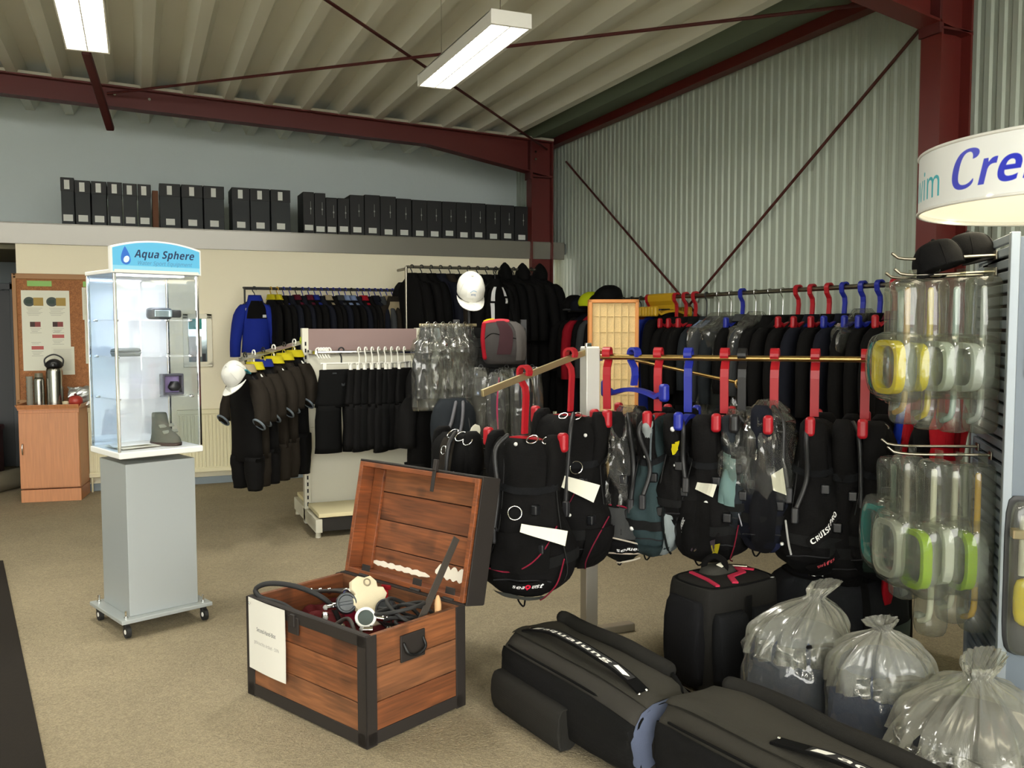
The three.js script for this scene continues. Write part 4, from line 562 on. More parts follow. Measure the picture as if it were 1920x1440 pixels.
// ================= RAIL ALONG THE METAL WALL =================
{
  const y = 1.80, x = 4.22, z0 = 0.75, z1 = 5.28;
  rail('wall_rail', 'long steel clothes rail in front of the corrugated metal wall', [[[x, y, z0], [x, y, z1]]], 0.016, M.rail, [[[x, y, z0], [x, 0.02, z0]], [[x, y, z1], [x, 0.02, z1]], [[x, y, 2.9], [x + 0.3, y, 2.9]]]);
  const G = 'suits and jackets on the metal-wall rail';
  const list = [ // z, colour, accents
    [0.85, 'k', {}], [1.0, 'k', { hood: 1 }], [1.16, 'n', { sc: 'r', hg: 'k' }], [1.32, 'k', { panel: 'r' }], [1.46, 'g', {}], [1.6, 'k', {}], [1.74, 'k', { sc: 'm' }], [1.9, 'k', { collar: 'y' }], [2.06, 'k', { collar: 'y', panel: 'w' }], [2.22, 'o', { collar: 'm' }], [2.36, 'k', { collar: '#c8641a', panel: '#a8521a' }], [2.52, 'b', { hg: 'y', w: 0.24 }], [2.66, 'k', { hg: 'y' }], [2.8, 'k', { tag: 'r', hg: 'r' }], [2.94, 'k', { tag: 'r', hg: 'r' }], [3.08, 'k', { tag: 'r', hg: 'r' }], [3.24, 'd', { panel: 's', hg: 'k' }], [3.4, 'g', { wrap: 1, hg: 'c' }], [3.56, 'd', { wrap: 1, hg: 'c' }], [3.7, 'k', { hg: 'b', collar: 'g' }], [3.86, 'k', { wrap: 1, hg: 'c', sc: 'g' }], [4.02, 'k', { hg: 'c' }], [4.16, 'k', { hg: 'c', tag: 'r' }], [4.32, 'k', { tag: 'r', hg: 'r' }], [4.46, 'n', { tag: 'b', hg: 'r' }], [4.62, 'k', { tag: 'r', hg: 'r' }], [4.76, 'n', { hg: 'b', tag: 'w' }], [4.92, 'k', { hg: 'b', wrap: 1, tag: 'r' }], [5.06, 'k', { hg: 'b' }], [5.18, 'k', { hg: 'r', collar: 'm' }]];
  const cw = { k: 'black', n: 'navy', o: 'brown', b: 'blue', g: 'grey', d: 'charcoal' }, hw = { r: 'red', b: 'blue', k: 'black', c: 'wire', y: 'yellow' };
  list.forEach(([z, c, a], i) => {
    const tn = 0.1 + rr(-0.1, 0.1), extra = a.wrap ? 'in clear plastic' : a.panel ? 'with coloured chest' : a.collar ? 'with coloured collar' : a.tag ? 'with round shoulder badge' : a.sc ? 'with coloured sleeves' : a.hood ? 'with hood' : 'without markings';
    garment({ name: 'wall_suit', cat: 'suit', label: `${cw[c]} suit ${extra}, ${ORD[i]} along the metal wall from the corner`, pos: [x, y, z], turn: tn, c, len: rr(0.6, 0.72), legs: 0.6, w: a.w ?? rr(0.19, 0.23), th: 0.05, drop: z > 2.7 ? 0.2 : 0.13, sleeve: rr(0.45, 0.58), sc: a.sc, hood: a.hood, collar: a.collar, panel: a.panel, pa: 1.3, pb: 3.3, pv0: 0.12, pv1: 0.5, wrap: a.wrap, tag: a.tag ? [2.35, 0.27, a.tag, 0.35, 0.07] : 0, group: G });
    if (z > 2.4 && z < 2.75) return;
    if (a.hg === 'c' || a.hg === 'k' || !a.hg) hangerAt([x, y, z], tn, a.hg ?? 'k', `${hw[a.hg ?? 'k']} hanger of the ${ORD[i]} suit along the metal wall`, G, z > 2.7 ? 0.2 : 0.13); else strapHanger([x, y, z], tn, a.hg, `${hw[a.hg]} broad hanger of the ${ORD[i]} suit along the metal wall`, G, 0.2, 0.032, 0.17);
  });
  for (let i = 0; i < 9; i++) strapHanger([x, y, 2.36 + i * 0.048], 0.1, i === 0 ? 'r' : 'y', i === 0 ? 'dark red broad hanger left of the yellow hanger row' : `yellow broad hanger, ${ORD[i - 1]} from left in the yellow hanger row`, 'broad hangers packed together', 0.1, 0.042, 0.18);
}
function strapHanger(pos, turn, kind, label, group, drop = 0.24, wd = 0.038, arm = 0.2) {
  const t = thing('vest_hanger', label, 'hanger', pos, turn, group), m = HANG[kind];
  const path = []; for (let i = 0; i <= 9; i++) { const a = lerp(-0.6, Math.PI, i / 9); path.push([0.026 * Math.cos(a), 0.004 + 0.026 * Math.sin(a)]); } path.push([-0.022, -0.03], [0.004, -0.065], [0.008, -0.1], [0, -drop]);
  part('hook_strap', ribbon(path, wd, 0.012), m, t);
  const A = []; for (let i = 0; i <= 16; i++) { const s = i / 16 * 2 - 1; A.push([s * arm, -drop - 0.02 - 0.05 * s * s + (Math.abs(s) > 0.86 ? 0.025 : 0)]); }
  part('shoulder_bar', ribbon(A, wd * 0.9, 0.02), m, t);
  for (const s of [-1, 1]) part('shoulder_end', bx(0.045, 0.085, wd * 1.1, s * arm, -drop - 0.025, 0, 0.016, 3), m, t);
  return t;
}
// hoods and helmets on top of the wall suits
{
  const hat = (p, c, label, s = 1) => { const t = thing('neoprene_hood', label, 'hood', p, rr(0, 3)); part('hood_crown', loft([[0, 0, 0, 0.1 * s, 0.11 * s], [0.05 * s, 0, 0, 0.115 * s, 0.125 * s], [0.11 * s, 0, 0.01, 0.095 * s, 0.1 * s], [0.145 * s, 0, 0.015, 0.045 * s, 0.05 * s], [0.15 * s, 0, 0.015, 0.01, 0.01]], 18, 10, { fold: 0.08, seed: rnd() * 50 }).g, F(c), t); part('hood_edge', torus(0.1 * s, 0.012 * s, 20, 6).rotateX(Math.PI / 2).scale(1, 1, 1.1), F(c === 'k' ? 'g' : 'k'), t); };
  hat([4.1, 1.72, 1.1], 'k', 'black neoprene hood on suits right of the corner rack'); hat([4.12, 1.74, 1.42], '#b7c41c', 'yellow-green neoprene hood between two black hoods'); hat([4.1, 1.72, 1.66], 'k', 'black neoprene hood left of the wooden screen top'); hat([4.05, 1.76, 1.92], 'K', 'large black helmet-like hood behind the wooden screen top', 1.15); hat([4.1, 1.7, 1.28], 'n', 'navy neoprene hood lying on the suits behind corner rack');
}
// ================= SHOP GONDOLA WITH MAUVE HEADER =================
{
  const x0 = 1.19, x1 = 2.10, zc = 2.28, t = thing('shop_gondola', 'cream double-sided shop gondola with mauve header board', 'shop display', [(x0 + x1) / 2, 0, zc]);
  const w = x1 - x0;
  part('back_panel', [bx(w - 0.04, 0.62, 0.03, 0, 0.46, 0, 0.003)], M.gondola, t); part('back_panel', bx(w - 0.04, 0.60, 0.03, 0, 1.07, 0, 0.003), M.gondola, t);
  part('header_board', bx(w - 0.04, 0.2, 0.03, 0.0, 1.435, 0.02, 0.003), M.mauve, t);
  for (const s of [-1, 1]) { const u = part('upright', bx(0.05, 1.52, 0.07, s * (w / 2), 0.78, 0, 0.003), M.gondola, t); const slots = []; for (let i = 0; i < 26; i++) slots.push(bx(0.012, 0.03, 0.006, s * (w / 2), 0.12 + i * 0.052, 0.034, 0)); part('upright_slots', slots, M.blackMatt, u); part('base_leg', [bx(0.05, 0.1, 0.98, s * (w / 2), 0.09, 0, 0.004), cyl(0.018, 0.022, 0.04, s * w / 2, 0.02, 0.45, 12), cyl(0.018, 0.022, 0.04, s * w / 2, 0.02, -0.45, 12)], M.gondola, t); }
  for (const s of [1, -1]) { part('base_shelf', bx(w, 0.03, 0.45, 0, 0.165, s * 0.26, 0.004), M.shelfCream, t); part('base_plinth', bx(w - 0.02, 0.1, 0.02, 0, 0.095, s * 0.46, 0.002), P(0x24211e, 0.6), t); }
  part('front_rail', [bar([-w / 2 + 0.03, 1.36, 0.37], [w / 2 - 0.03, 1.36, 0.37], 0.014, 14), bx(0.02, 0.03, 0.37, -w / 2 + 0.02, 1.36, 0.185), bx(0.02, 0.03, 0.37, w / 2 - 0.02, 1.36, 0.185)], M.chrome, t);
  part('side_arm', [beamBox([-w / 2, 1.435, -0.06], [-w / 2 - 0.56, 1.33, 0.72], 0.014, 0.032, 0.003)], M.chrome, t, 'sloping chrome arm reaching forward left');
  const A = [x0, 1.435, zc - 0.06], Bp = [x0 - 0.56, 1.33, zc + 0.72];
  const at = (q) => [lerp(A[0], Bp[0], q), lerp(A[1], Bp[1], q) + 0.016, lerp(A[2], Bp[2], q)];
  const G = 'wetsuits on the sloping chrome arm'; const tn = -1.15;
  const S = [[0.92, 'k', 'h'], [0.8, 'o', 'y'], [0.66, 'k', 'b'], [0.5, 'o', 'y'], [0.33, 'o', 'y'], [0.16, 'k', 'y']];
  S.forEach(([q, c, a], i) => {
    const tt = tn + rr(-0.1, 0.1);
    garment({ label: `${c === 'o' ? 'brown-black' : 'black'} wetsuit with grey cuffs, ${ORD[i]} from the free end of the sloping arm`, pos: at(q), turn: tt, c, len: 0.62, legs: [0.2, 0.2, 0.22, 0.24, 0.26, 0.28][i], w: 0.17, th: 0.06, drop: 0.1, sleeve: 0.26, out: 0.05, sc: 'o', cuff: 'G', stripe: i === 0 ? [[2.9, 0.45, 0.98, 'h', 0.5]] : i === 2 ? [[2.4, 0.4, 0.6, 'y', 0.1]] : i === 4 ? [[2.2, 0.4, 0.6, '#c8601c', 0.1]] : 0, collar: a, group: G });
    hangerAt(at(q), tt, i % 2 ? 'w' : 'k', `${i % 2 ? 'white' : 'black'} hanger of the ${ORD[i]} wetsuit on the sloping arm`, G, 0.1);
    if (i) { const p = at(q); const n = thing('size_tag', `yellow size tag on hanger of the ${ORD[i]} arm wetsuit`, 'tag', [p[0] - 0.01, p[1] - 0.05, p[2] + 0.045], tt + 0.4); part('tag_card', bx(0.05, 0.045, 0.012, 0, -0.03, 0, 0.004), P(0xb8ac18, 0.5), n); part('tag_loop', torus(0.014, 0.002, 12, 5).translate(0, 0, 0), P(0xb8ac18, 0.5), n); }
  });
  // neon hanger hook by the header corner
  strapHanger([x0 + 0.0, 1.45, zc - 0.02], 0.3, 'l', 'neon yellow hanger hooked at the left corner of mauve header', undefined, 0.16, 0.03, 0.06);
  // shorts on the front rail
  const GS = 'black shorts on the gondola rail'; const clipM = P(0xe6e4da, 0.5);
  const shorts = (x, tn2, label, i) => {
    const z = zc + 0.37, s = thing('neoprene_shorts', label, 'shorts', [x, 1.374, z], tn2, GS), len = i === 0 ? 0.62 : 0.6 + rr(-0.02, 0.02);
    const up = loft([[-0.14, 0, 0, 0.17, 0.022], [-0.17, 0, 0, 0.175, 0.032], [-0.3, 0, 0, 0.19, 0.04], [-0.14 - len * 0.45, 0, 0, 0.205, 0.045]], 16, 8, { fold: 0.06, seed: i * 3.3 }); part('waist', up.g, F(i % 3 ? 'k' : 'K'), s);
    for (const q of [-1, 1]) part('leg', loft([[-0.14 - len * 0.43, q * 0.1, 0, 0.1, 0.045], [-0.14 - len * 0.7, q * 0.105, 0, 0.1, 0.045], [-0.14 - len, q * 0.11, 0, 0.105, 0.045]], 14, 6, { fold: 0.07, seed: i + q }).g, F(i % 3 ? 'k' : 'K'), s);
    if (i === 0) part('emblem', [sheet(up, (a, b) => [lerp(1.85, 2.05, a), lerp(0.3, 0.34, b)], 0.003, 4, 2), sheet(up, (a, b) => [lerp(1.5, 1.65, a), lerp(0.52 + 0.02 * Math.sin(a * 3), 0.56 + 0.02 * Math.sin(a * 3), b)], 0.003, 4, 2)], F('g'), s);
    const h = thing('clip_hanger', `${i === 0 ? 'black' : 'white'} clip hanger of the ${ORD[i]} shorts on the gondola rail`, 'hanger', [x, 1.374, z], tn2, GS);
    const hook = []; for (let k = 0; k <= 8; k++) { const a = lerp(-0.5, Math.PI, k / 8); hook.push([0.02 * Math.cos(a), 0.002 + 0.02 * Math.sin(a), 0]); } hook.push([0, -0.05, 0], [0, -0.09, 0]);
    part('hook', tube(hook, 0.006, 6, 24), i === 0 ? M.blackPlastic : clipM, h); part('clip_bar', bar([-0.16, -0.095, 0], [0.16, -0.095, 0], 0.006), clipM, h); for (const q of [-1, 1]) part('clip', bx(0.03, 0.06, 0.022, q * 0.13, -0.12, 0, 0.006), clipM, h);
  };
  for (let i = 0; i < 9; i++) shorts(i === 0 ? 1.395 : 1.48 + i * 0.05, i === 0 ? 0.12 : 0.9 + rr(-0.1, 0.1), i === 0 ? 'black neoprene shorts facing front at left end of gondola rail' : `black neoprene shorts hung edge-on, ${ORD[i - 1]} to the right of the front-facing pair`, i);
  const J = [[1.99, 'k', 'b', 0.9], [2.05, 'o', 'r', 0.85], [2.09, 'o', 0, 0.8]];
  J.forEach(([x, c, a, tt], i) => { const p = [x + 0.02, 1.374, zc + 0.37]; garment({ name: 'wetsuit', label: `${c === 'o' ? 'brown-black' : 'black'} wetsuit on blue hanger, ${ORD[i]} of three right of the shorts`, pos: p, turn: tt, c, len: 0.6, legs: 0.3, w: 0.18, th: 0.05, sleeve: 0.3, cuff: i ? 'G' : 0, collar: a, out: 0.04 }); hangerAt(p, tt, 'b', `blue hanger of the ${ORD[i]} wetsuit right of the shorts`); });
  garment({ name: 'wetsuit', label: 'wetsuit with bright blue sleeves between gondola and plastic-covered row', pos: [2.16, 1.32, zc + 0.72], turn: 0.75, c: 'k', sc: 'B', len: 0.6, legs: 0.35, w: 0.17, th: 0.06, sleeve: 0.34, out: 0.05, cuff: 'G' });
  // small white things on top of the gondola arm end: cap on a stand
  const row = thing('hanger_row', 'row of empty white hooks hung at left end of gondola rail', 'hangers', [1.22, 1.374, zc + 0.37]); for (let i = 0; i < 5; i++) part('hook', tube([[0.02 + i * 0.02, 0, 0.0], [0.01 + i * 0.02, 0.02, 0], [-0.012 + i * 0.02, 0.01, 0], [-0.004 + i * 0.02, -0.03, 0], [0.01 + i * 0.02, -0.055, 0]], 0.006, 6, 14), clipM, row);
}
function cap(pos, turn, tilt, label, mat, print, peak = 1, scale = 1.15) {
  const t = thing('baseball_cap', label, 'cap', pos, turn); t.scale.setScalar(scale); t.rotation.order = 'YXZ'; t.rotation.x = tilt;
  const L = loft([[0, 0, 0, 0.082, 0.1], [0.04, 0, 0, 0.084, 0.1], [0.08, 0, -0.003, 0.074, 0.088], [0.11, 0, -0.006, 0.05, 0.06], [0.122, 0, -0.006, 0.012, 0.014]], 26, 14, { fold: 0.03, seed: rnd() * 9 });
  part('crown', L.g, mat, t); part('button', new THREE.SphereGeometry(0.009, 10, 6).translate(0, 0.122, -0.006), mat, t);
  for (let i = 0; i < 6; i++) part('seam', line(L, [0.02, 0.3, 0.6, 0.97].map(v => [Math.PI / 2 + i * Math.PI / 3, v]), 0.0016, 0.0005), mat, t);
  const pk = []; for (let i = 0; i <= 14; i++) { const a = lerp(0.12, Math.PI - 0.12, i / 14); pk.push([0.083 * Math.cos(a), 0.1 * Math.sin(a) + 0.075 * peak * Math.pow(Math.sin(a), 0.7)]); } const inn = []; for (let i = 14; i >= 0; i--) { const a = lerp(0.12, Math.PI - 0.12, i / 14); inn.push([0.083 * Math.cos(a), 0.1 * Math.sin(a) - 0.006]); }
  const g = prep(extrude([...pk, ...inn], 0.004, 0.001)); g.rotateX(Math.PI / 2); const p = g.attributes.position; for (let i = 0; i < p.count; i++) { const x = p.getX(i); p.setY(i, p.getY(i) + 0.008 - 4.2 * x * x); } g.computeVertexNormals(); part('peak', g, mat, t);
  if (print) part('cap_print', sheet(L, (s, q) => [lerp(Math.PI / 2 + 0.45, Math.PI / 2 - 0.45, s), lerp(0.62, 0.25, q)], 0.002, 10, 5), std(0xffffff, 0.8, { map: canvasTex(256, 128, (c, w, h) => { c.fillStyle = '#e2e1da'; c.fillRect(0, 0, w, h); c.strokeStyle = '#6f9fc4'; c.lineWidth = 8; c.beginPath(); c.moveTo(60, 60); c.quadraticCurveTo(128, 15, 200, 52); c.stroke(); c.fillStyle = '#4d6f9e'; c.font = 'bold 34px sans-serif'; c.textAlign = 'center'; c.fillText(print, w / 2, 95, 150); }) }), t);
  return t;
}
const whiteCloth = fab(0xd9d8d0, 0.9);
cap([2.155, 1.79, 3.38], -0.2, 0.75, 'white baseball cap on top of the black display stand', whiteCloth, 'diving');
{ const c = cap([0.60, 1.22, 3.12], -1.0, 0.9, 'white baseball cap hung at the end of the sloping chrome arm', whiteCloth, '', 1, 0.9); part('strap', bx(0.05, 0.05, 0.01, 0.075, 0.0, -0.05, 0.003), P(0x24717c, 0.7), c, 'teal label'); }
// ================= BLACK DISPLAY STAND WITH BAGS =================
{
  const t = thing('slatwall_stand', 'black slatted display stand behind the front rack', 'shop display', [2.31, 0, 3.36], -0.3);
  for (let i = 0; i < 20; i++) part('slat', bx(0.5, 0.066, 0.03, 0, 0.14 + i * 0.072, 0, 0.004), M.blackMatt, t);
  part('upright', [bx(0.045, 1.6, 0.05, -0.24, 0.8, -0.03), bx(0.045, 1.6, 0.05, 0.24, 0.8, -0.03)], M.black, t); part('foot', [bx(0.06, 0.06, 0.6, -0.24, 0.03, 0, 0.006), bx(0.06, 0.06, 0.6, 0.24, 0.03, 0, 0.006)], M.black, t);
  part('cap_post', bar([-0.15, 1.5, 0.0], [-0.15, 1.8, 0.02], 0.012), M.black, t);
  part('side_bar', [bar([-0.1, 1.56, 0.02], [-0.5, 1.56, 0.1], 0.012, 12)], std(0xa89a78, 0.4, { metalness: 0.5 }), t, 'beige bar carrying plastic-covered things');
  // backpack
  const b = thing('swim_backpack', 'dark grey backpack with red and yellow top edge on black stand', 'backpack', [2.345, 1.29, 3.53], -0.3);
  const L = loft([[0, 0, 0.0, 0.12, 0.07, 2.6], [0.03, 0, 0.0, 0.145, 0.095, 2.6], [0.12, 0, 0, 0.155, 0.11, 2.6], [0.22, 0.0, 0, 0.15, 0.1, 2.5], [0.28, -0.02, 0, 0.12, 0.075, 2.4], [0.305, -0.03, 0, 0.06, 0.03, 2.2]], 28, 16, { fold: 0.05, seed: 5 });
  part('pack_body', L.g, fab(0x3a3736), b); part('side_panel', sheet(L, (s, q) => [lerp(1.15, 0.3, s), lerp(0.2, 0.85, q)], 0.004, 8, 8), fab(0x5a5654), b); part('curved_panel', sheet(L, (s, q) => [lerp(1.75, 1.3, s) + 0.5 * (q - 0.5) ** 2, lerp(0.3, 0.9, q)], 0.005, 6, 10), fab(0x3a2529), b);
  part('top_trim', line(L, [[3.0, 0.8], [2.4, 0.86], [1.9, 0.9], [1.5, 0.92], [1.1, 0.88]], 0.014, 0.002), F('#c8444e'), b); part('top_trim', line(L, [[3.1, 0.84], [2.7, 0.88], [2.2, 0.92]], 0.013, 0.006), F('#e0c21c'), b); part('strap', line(L, [[2.75, 0.75], [2.7, 0.5], [2.65, 0.25]], 0.018, 0.0), F('r'), b); part('zip', line(L, [[2.6, 0.5], [2.1, 0.58], [1.6, 0.55], [1.0, 0.5]], 0.003, 0.001), F('k'), b);
  // small gear in clear bags on the stand
  const G = 'small bagged gear on the black stand';
  for (let i = 0; i < 5; i++) { const q = thing('gear_pouch', `grey gear pouch in clear bag, ${ORD[i]} from left below the backpack`, 'pouch', [2.2 + 0.085 * i, 1.24 - (i % 2) * 0.03, 3.46 + 0.028 * i + (i % 2) * 0.06], -0.3 + rr(-0.2, 0.2), G); const M1 = loft([[0, 0, 0, 0.02, 0.012], [-0.03, 0, 0, 0.055, 0.025], [-0.2, 0, 0, 0.065, 0.04], [-0.42, 0, 0, 0.055, 0.03], [-0.45, 0, 0, 0.03, 0.01]], 16, 12, { fold: 0.16, seed: i * 2.2 }); part('pouch_body', M1.g, fab([0x3b3a34, 0x3a3a3c, 0x4a4a4a, 0x2a2a2e, 0x55565a][i]), q); part('clear_bag', loft([[0.03, 0, 0, 0.03, 0.01], [-0.03, 0, 0, 0.07, 0.035], [-0.45, 0, 0, 0.078, 0.045], [-0.5, 0, 0, 0.06, 0.02]], 20, 14, { fold: 0.25, seed: i * 4.1, fu: 3 }).g, M.film, q); part('hang_loop', torus(0.014, 0.003, 12, 6).translate(0, 0.03, 0), M.blackPlastic, q); if (i === 1) part('piping', line(M1, [[1.2, 0.2], [1.5, 0.5], [1.3, 0.85]], 0.006), F('#a83a5a'), q); }
  // plastic-covered row on the beige bar
  const GP = 'plastic-covered vests on the beige bar';
  for (let i = 0; i < 6; i++) { const f = i / 5, p = [lerp(1.83, 2.12, f), 1.56, lerp(3.42, 3.36, f)]; garment({ name: 'covered_vest', cat: 'vest', label: `grey and black vest under clear plastic, ${ORD[i]} from left on the beige bar`, pos: p, turn: 0.55 + rr(-0.25, 0.25), c: ['g', 'G', 'K', 'd', 'g', 'k'][i], w: 0.11, th: 0.045, len: 0.45, sleeve: 0, drop: 0.05, wrap: 1, fold: 0.15, group: GP }); hangerAt(p, 0.5, 'c', `wire hanger of the ${ORD[i]} plastic-covered vest`, GP, 0.05); }
  // dark jacket with grey looped hose and white tag, below the covered row
  const jt = thing('hanging_vest', 'black diving vest with grey looped hose and white tag below plastic row', 'vest', [1.98, 1.06, 3.5], 0.2);
  const JL = loft([[0, 0, 0, 0.09, 0.05], [-0.08, 0, 0, 0.16, 0.09], [-0.3, 0, 0, 0.17, 0.11], [-0.52, 0, 0, 0.16, 0.1], [-0.58, 0, 0, 0.1, 0.06]], 24, 14, { fold: 0.1, seed: 7 }); part('vest_body', JL.g, F('d'), jt);
  part('hose', tube([[-0.03, -0.02, 0.09], [-0.08, -0.14, 0.12], [-0.12, -0.26, 0.12], [-0.09, -0.32, 0.13], [-0.03, -0.22, 0.14], [0.0, -0.1, 0.13], [0.02, -0.02, 0.1]], 0.012, 8, 40), P(0x55555a, 0.5), jt); part('white_tag', [xf(loft([[0, 0, 0, 0.02, 0.002], [0.03, 0, 0, 0.04, 0.002], [0.1, 0, 0, 0.04, 0.002], [0.13, 0, 0, 0.018, 0.002]], 14, 6).g, [0.07, -0.3, 0.13], [0, 0, -0.35])], M.paper, jt); part('piping', [line(JL, [[1.1, 0.1], [1.05, 0.4], [1.0, 0.75]], 0.006), line(JL, [[0.8, 0.1], [0.75, 0.4]], 0.006)], F('g'), jt);
  const lt = std(0xffffff, 0.8, { map: canvasTex(256, 128, (c, w, h) => { c.fillStyle = '#191b1c'; c.fillRect(0, 0, w, h); c.fillStyle = '#c9cbc9'; c.font = 'bold 40px sans-serif'; c.textAlign = 'center'; c.fillText('AQUALUNG', w / 2, 55, 220); c.font = '30px sans-serif'; c.fillText('Wave', w / 2, 100, 180); }) }); part('vest_print', sheet(JL, (s, q) => [lerp(1.75, 1.15, s), lerp(0.72, 0.9, q)], 0.004, 8, 5), lt, jt);
  // low dark lump of neoprene under it
  garment({ name: 'wetsuit', label: 'black wetsuit hanging between gondola and black stand, partly hidden', pos: [1.86, 1.2, 3.2], turn: 0.5, c: 'k', w: 0.16, th: 0.08, len: 0.55, legs: 0.4, sleeve: 0.3 });
}
// ================= WOODEN SCREEN =================
{
  const t = thing('wooden_screen', 'orange-framed woven screen standing behind the front rack', 'screen', [3.04, 0, 3.83], -0.385);
  const w = 0.345, h = 1.735, d = 0.1;
  part('screen_frame', [bx(0.024, h, d, -w / 2 + 0.012, h / 2, 0), bx(0.024, h, d, w / 2 - 0.012, h / 2, 0), bx(w, 0.024, d, 0, h - 0.012, 0), bx(w, 0.03, d, 0, 0.015, 0), bx(w, 0.024, d, 0, 0.9, -0.0)], M.orangeWood, t);
  part('woven_panel', bx(w - 0.04, h - 0.05, 0.02, 0, h / 2, 0.02, 0), M.weave, t);
  for (let i = 1; i < 6; i++) part('slat', bx(0.004, h - 0.06, 0.008, -w / 2 + 0.024 + i * (w - 0.048) / 6, h / 2, 0.034, 0.001), P(0xd8c08a, 0.6), t);
  for (let i = 1; i < 16; i++) part('slat', bx(w - 0.06, 0.003, 0.006, 0, i * 0.108, 0.034, 0.001), P(0xd8c08a, 0.6), t);
}
// ================= FRONT RACK WITH BUOYANCY VESTS =================
const RP = [2.06, 1.40, 5.36], RD = [0.695, 0, 0.719], LA = [2.05, 1.43, 5.37], LB = [1.306, 1.275, 5.847];
{
  const t = thing('vest_rack', 'free-standing rack with square post and brass arms', 'rack');
  part('post', bx(0.066, 1.44, 0.066, 2.05, 0.72, 5.38, 0.004), std(0x9a9488, 0.4, { metalness: 0.6 }), t);
  part('post_cap', bx(0.07, 0.012, 0.07, 2.05, 1.446, 5.38, 0.004), M.white, t); part('post_sleeve', bx(0.074, 0.34, 0.074, 2.05, 1.275, 5.38, 0.004), std(0xc4c3bc, 0.4, { metalness: 0.4 }), t);
  part('base_foot', [bx(0.5, 0.04, 0.06, 2.05, 0.02, 5.38, 0.006), bx(0.06, 0.04, 0.5, 2.05, 0.02, 5.38, 0.006)], std(0x9a9488, 0.4, { metalness: 0.6 }), t);
  part('rail_bar', bar(RP, [RP[0] + RD[0] * 1.75, 1.405, RP[2] + RD[2] * 1.75], 0.0135, 14), M.brass, t); part('rail_bracket', cyl(0.02, 0.02, 0.04, 2.09, 1.4, 5.39, 14, 'x'), M.chrome, t);
  part('sloping_arm', beamBox(LA, LB, 0.014, 0.03, 0.003), std(0xb9aa80, 0.35, { metalness: 0.8 }), t, 'flat brass arm sloping towards the viewer'); part('sloping_arm', bar([2.09, 1.425, 5.39], [2.765, 1.27, 5.586], 0.0085, 12), M.brass, t, 'round brass arm with ring end sloping to the right'); part('arm_ring', torus(0.02, 0.006, 20, 8).translate(2.775, 1.262, 5.6), M.brass, t); part('arm_hook', [bx(0.03, 0.14, 0.02, 2.03, 1.40, 5.40, 0.003)], M.chrome, t);
  const e = [RP[0] + RD[0] * 1.75, 1.405, RP[2] + RD[2] * 1.75]; part('far_post', bx(0.05, 1.42, 0.05, e[0], 0.71, e[2], 0.004), M.black, t); part('far_foot', bx(0.4, 0.04, 0.05, e[0], 0.02, e[2], 0.006), M.black, t);
}
const logoTex = (txt, q, bg = '#0b0a0a', fg = '#e8e8e6') => canvasTex(512, 128, (c, w, h) => { c.fillStyle = bg; c.fillRect(0, 0, w, h); c.font = 'italic bold 84px sans-serif'; c.fillStyle = fg; const [a, b] = txt; const wa = c.measureText(a).width, wq = q ? 92 : 0, wb = c.measureText(b).width; const k = Math.min(1, 480 / (wa + wq + wb)); c.save(); c.translate((w - k * (wa + wq + wb)) / 2, 90); c.scale(k, 1); c.fillText(a, 0, 0); if (q) { c.fillStyle = '#c8233c'; c.beginPath(); c.ellipse(wa + 46, -30, 40, 36, 0, 0, 7); c.fill(); c.beginPath(); c.moveTo(wa + 20, -10); c.lineTo(wa + 34, 32); c.lineTo(wa + 62, 0); c.fill(); c.fillStyle = bg; c.beginPath(); c.ellipse(wa + 46, -30, 16, 14, 0, 0, 7); c.fill(); } c.fillStyle = fg; c.fillText(b, wa + wq, 0); c.restore(); });
const lg = (t) => phy(0xffffff, 0.85, { specularIntensity: 0.3, map: t });
const LOGO = { sq: lg(logoTex(['sea', 'uest'], 1)), uest: lg(logoTex(['', 'UEST'], 0)), oc: lg(logoTex(['OCEANIC', ''], 0)), cruise: lg(logoTex(['CRUISE', ' PRO'], 0)), red: lg(logoTex(['swift', 'x'], 0, '#0b0a0a', '#d8545c')) };
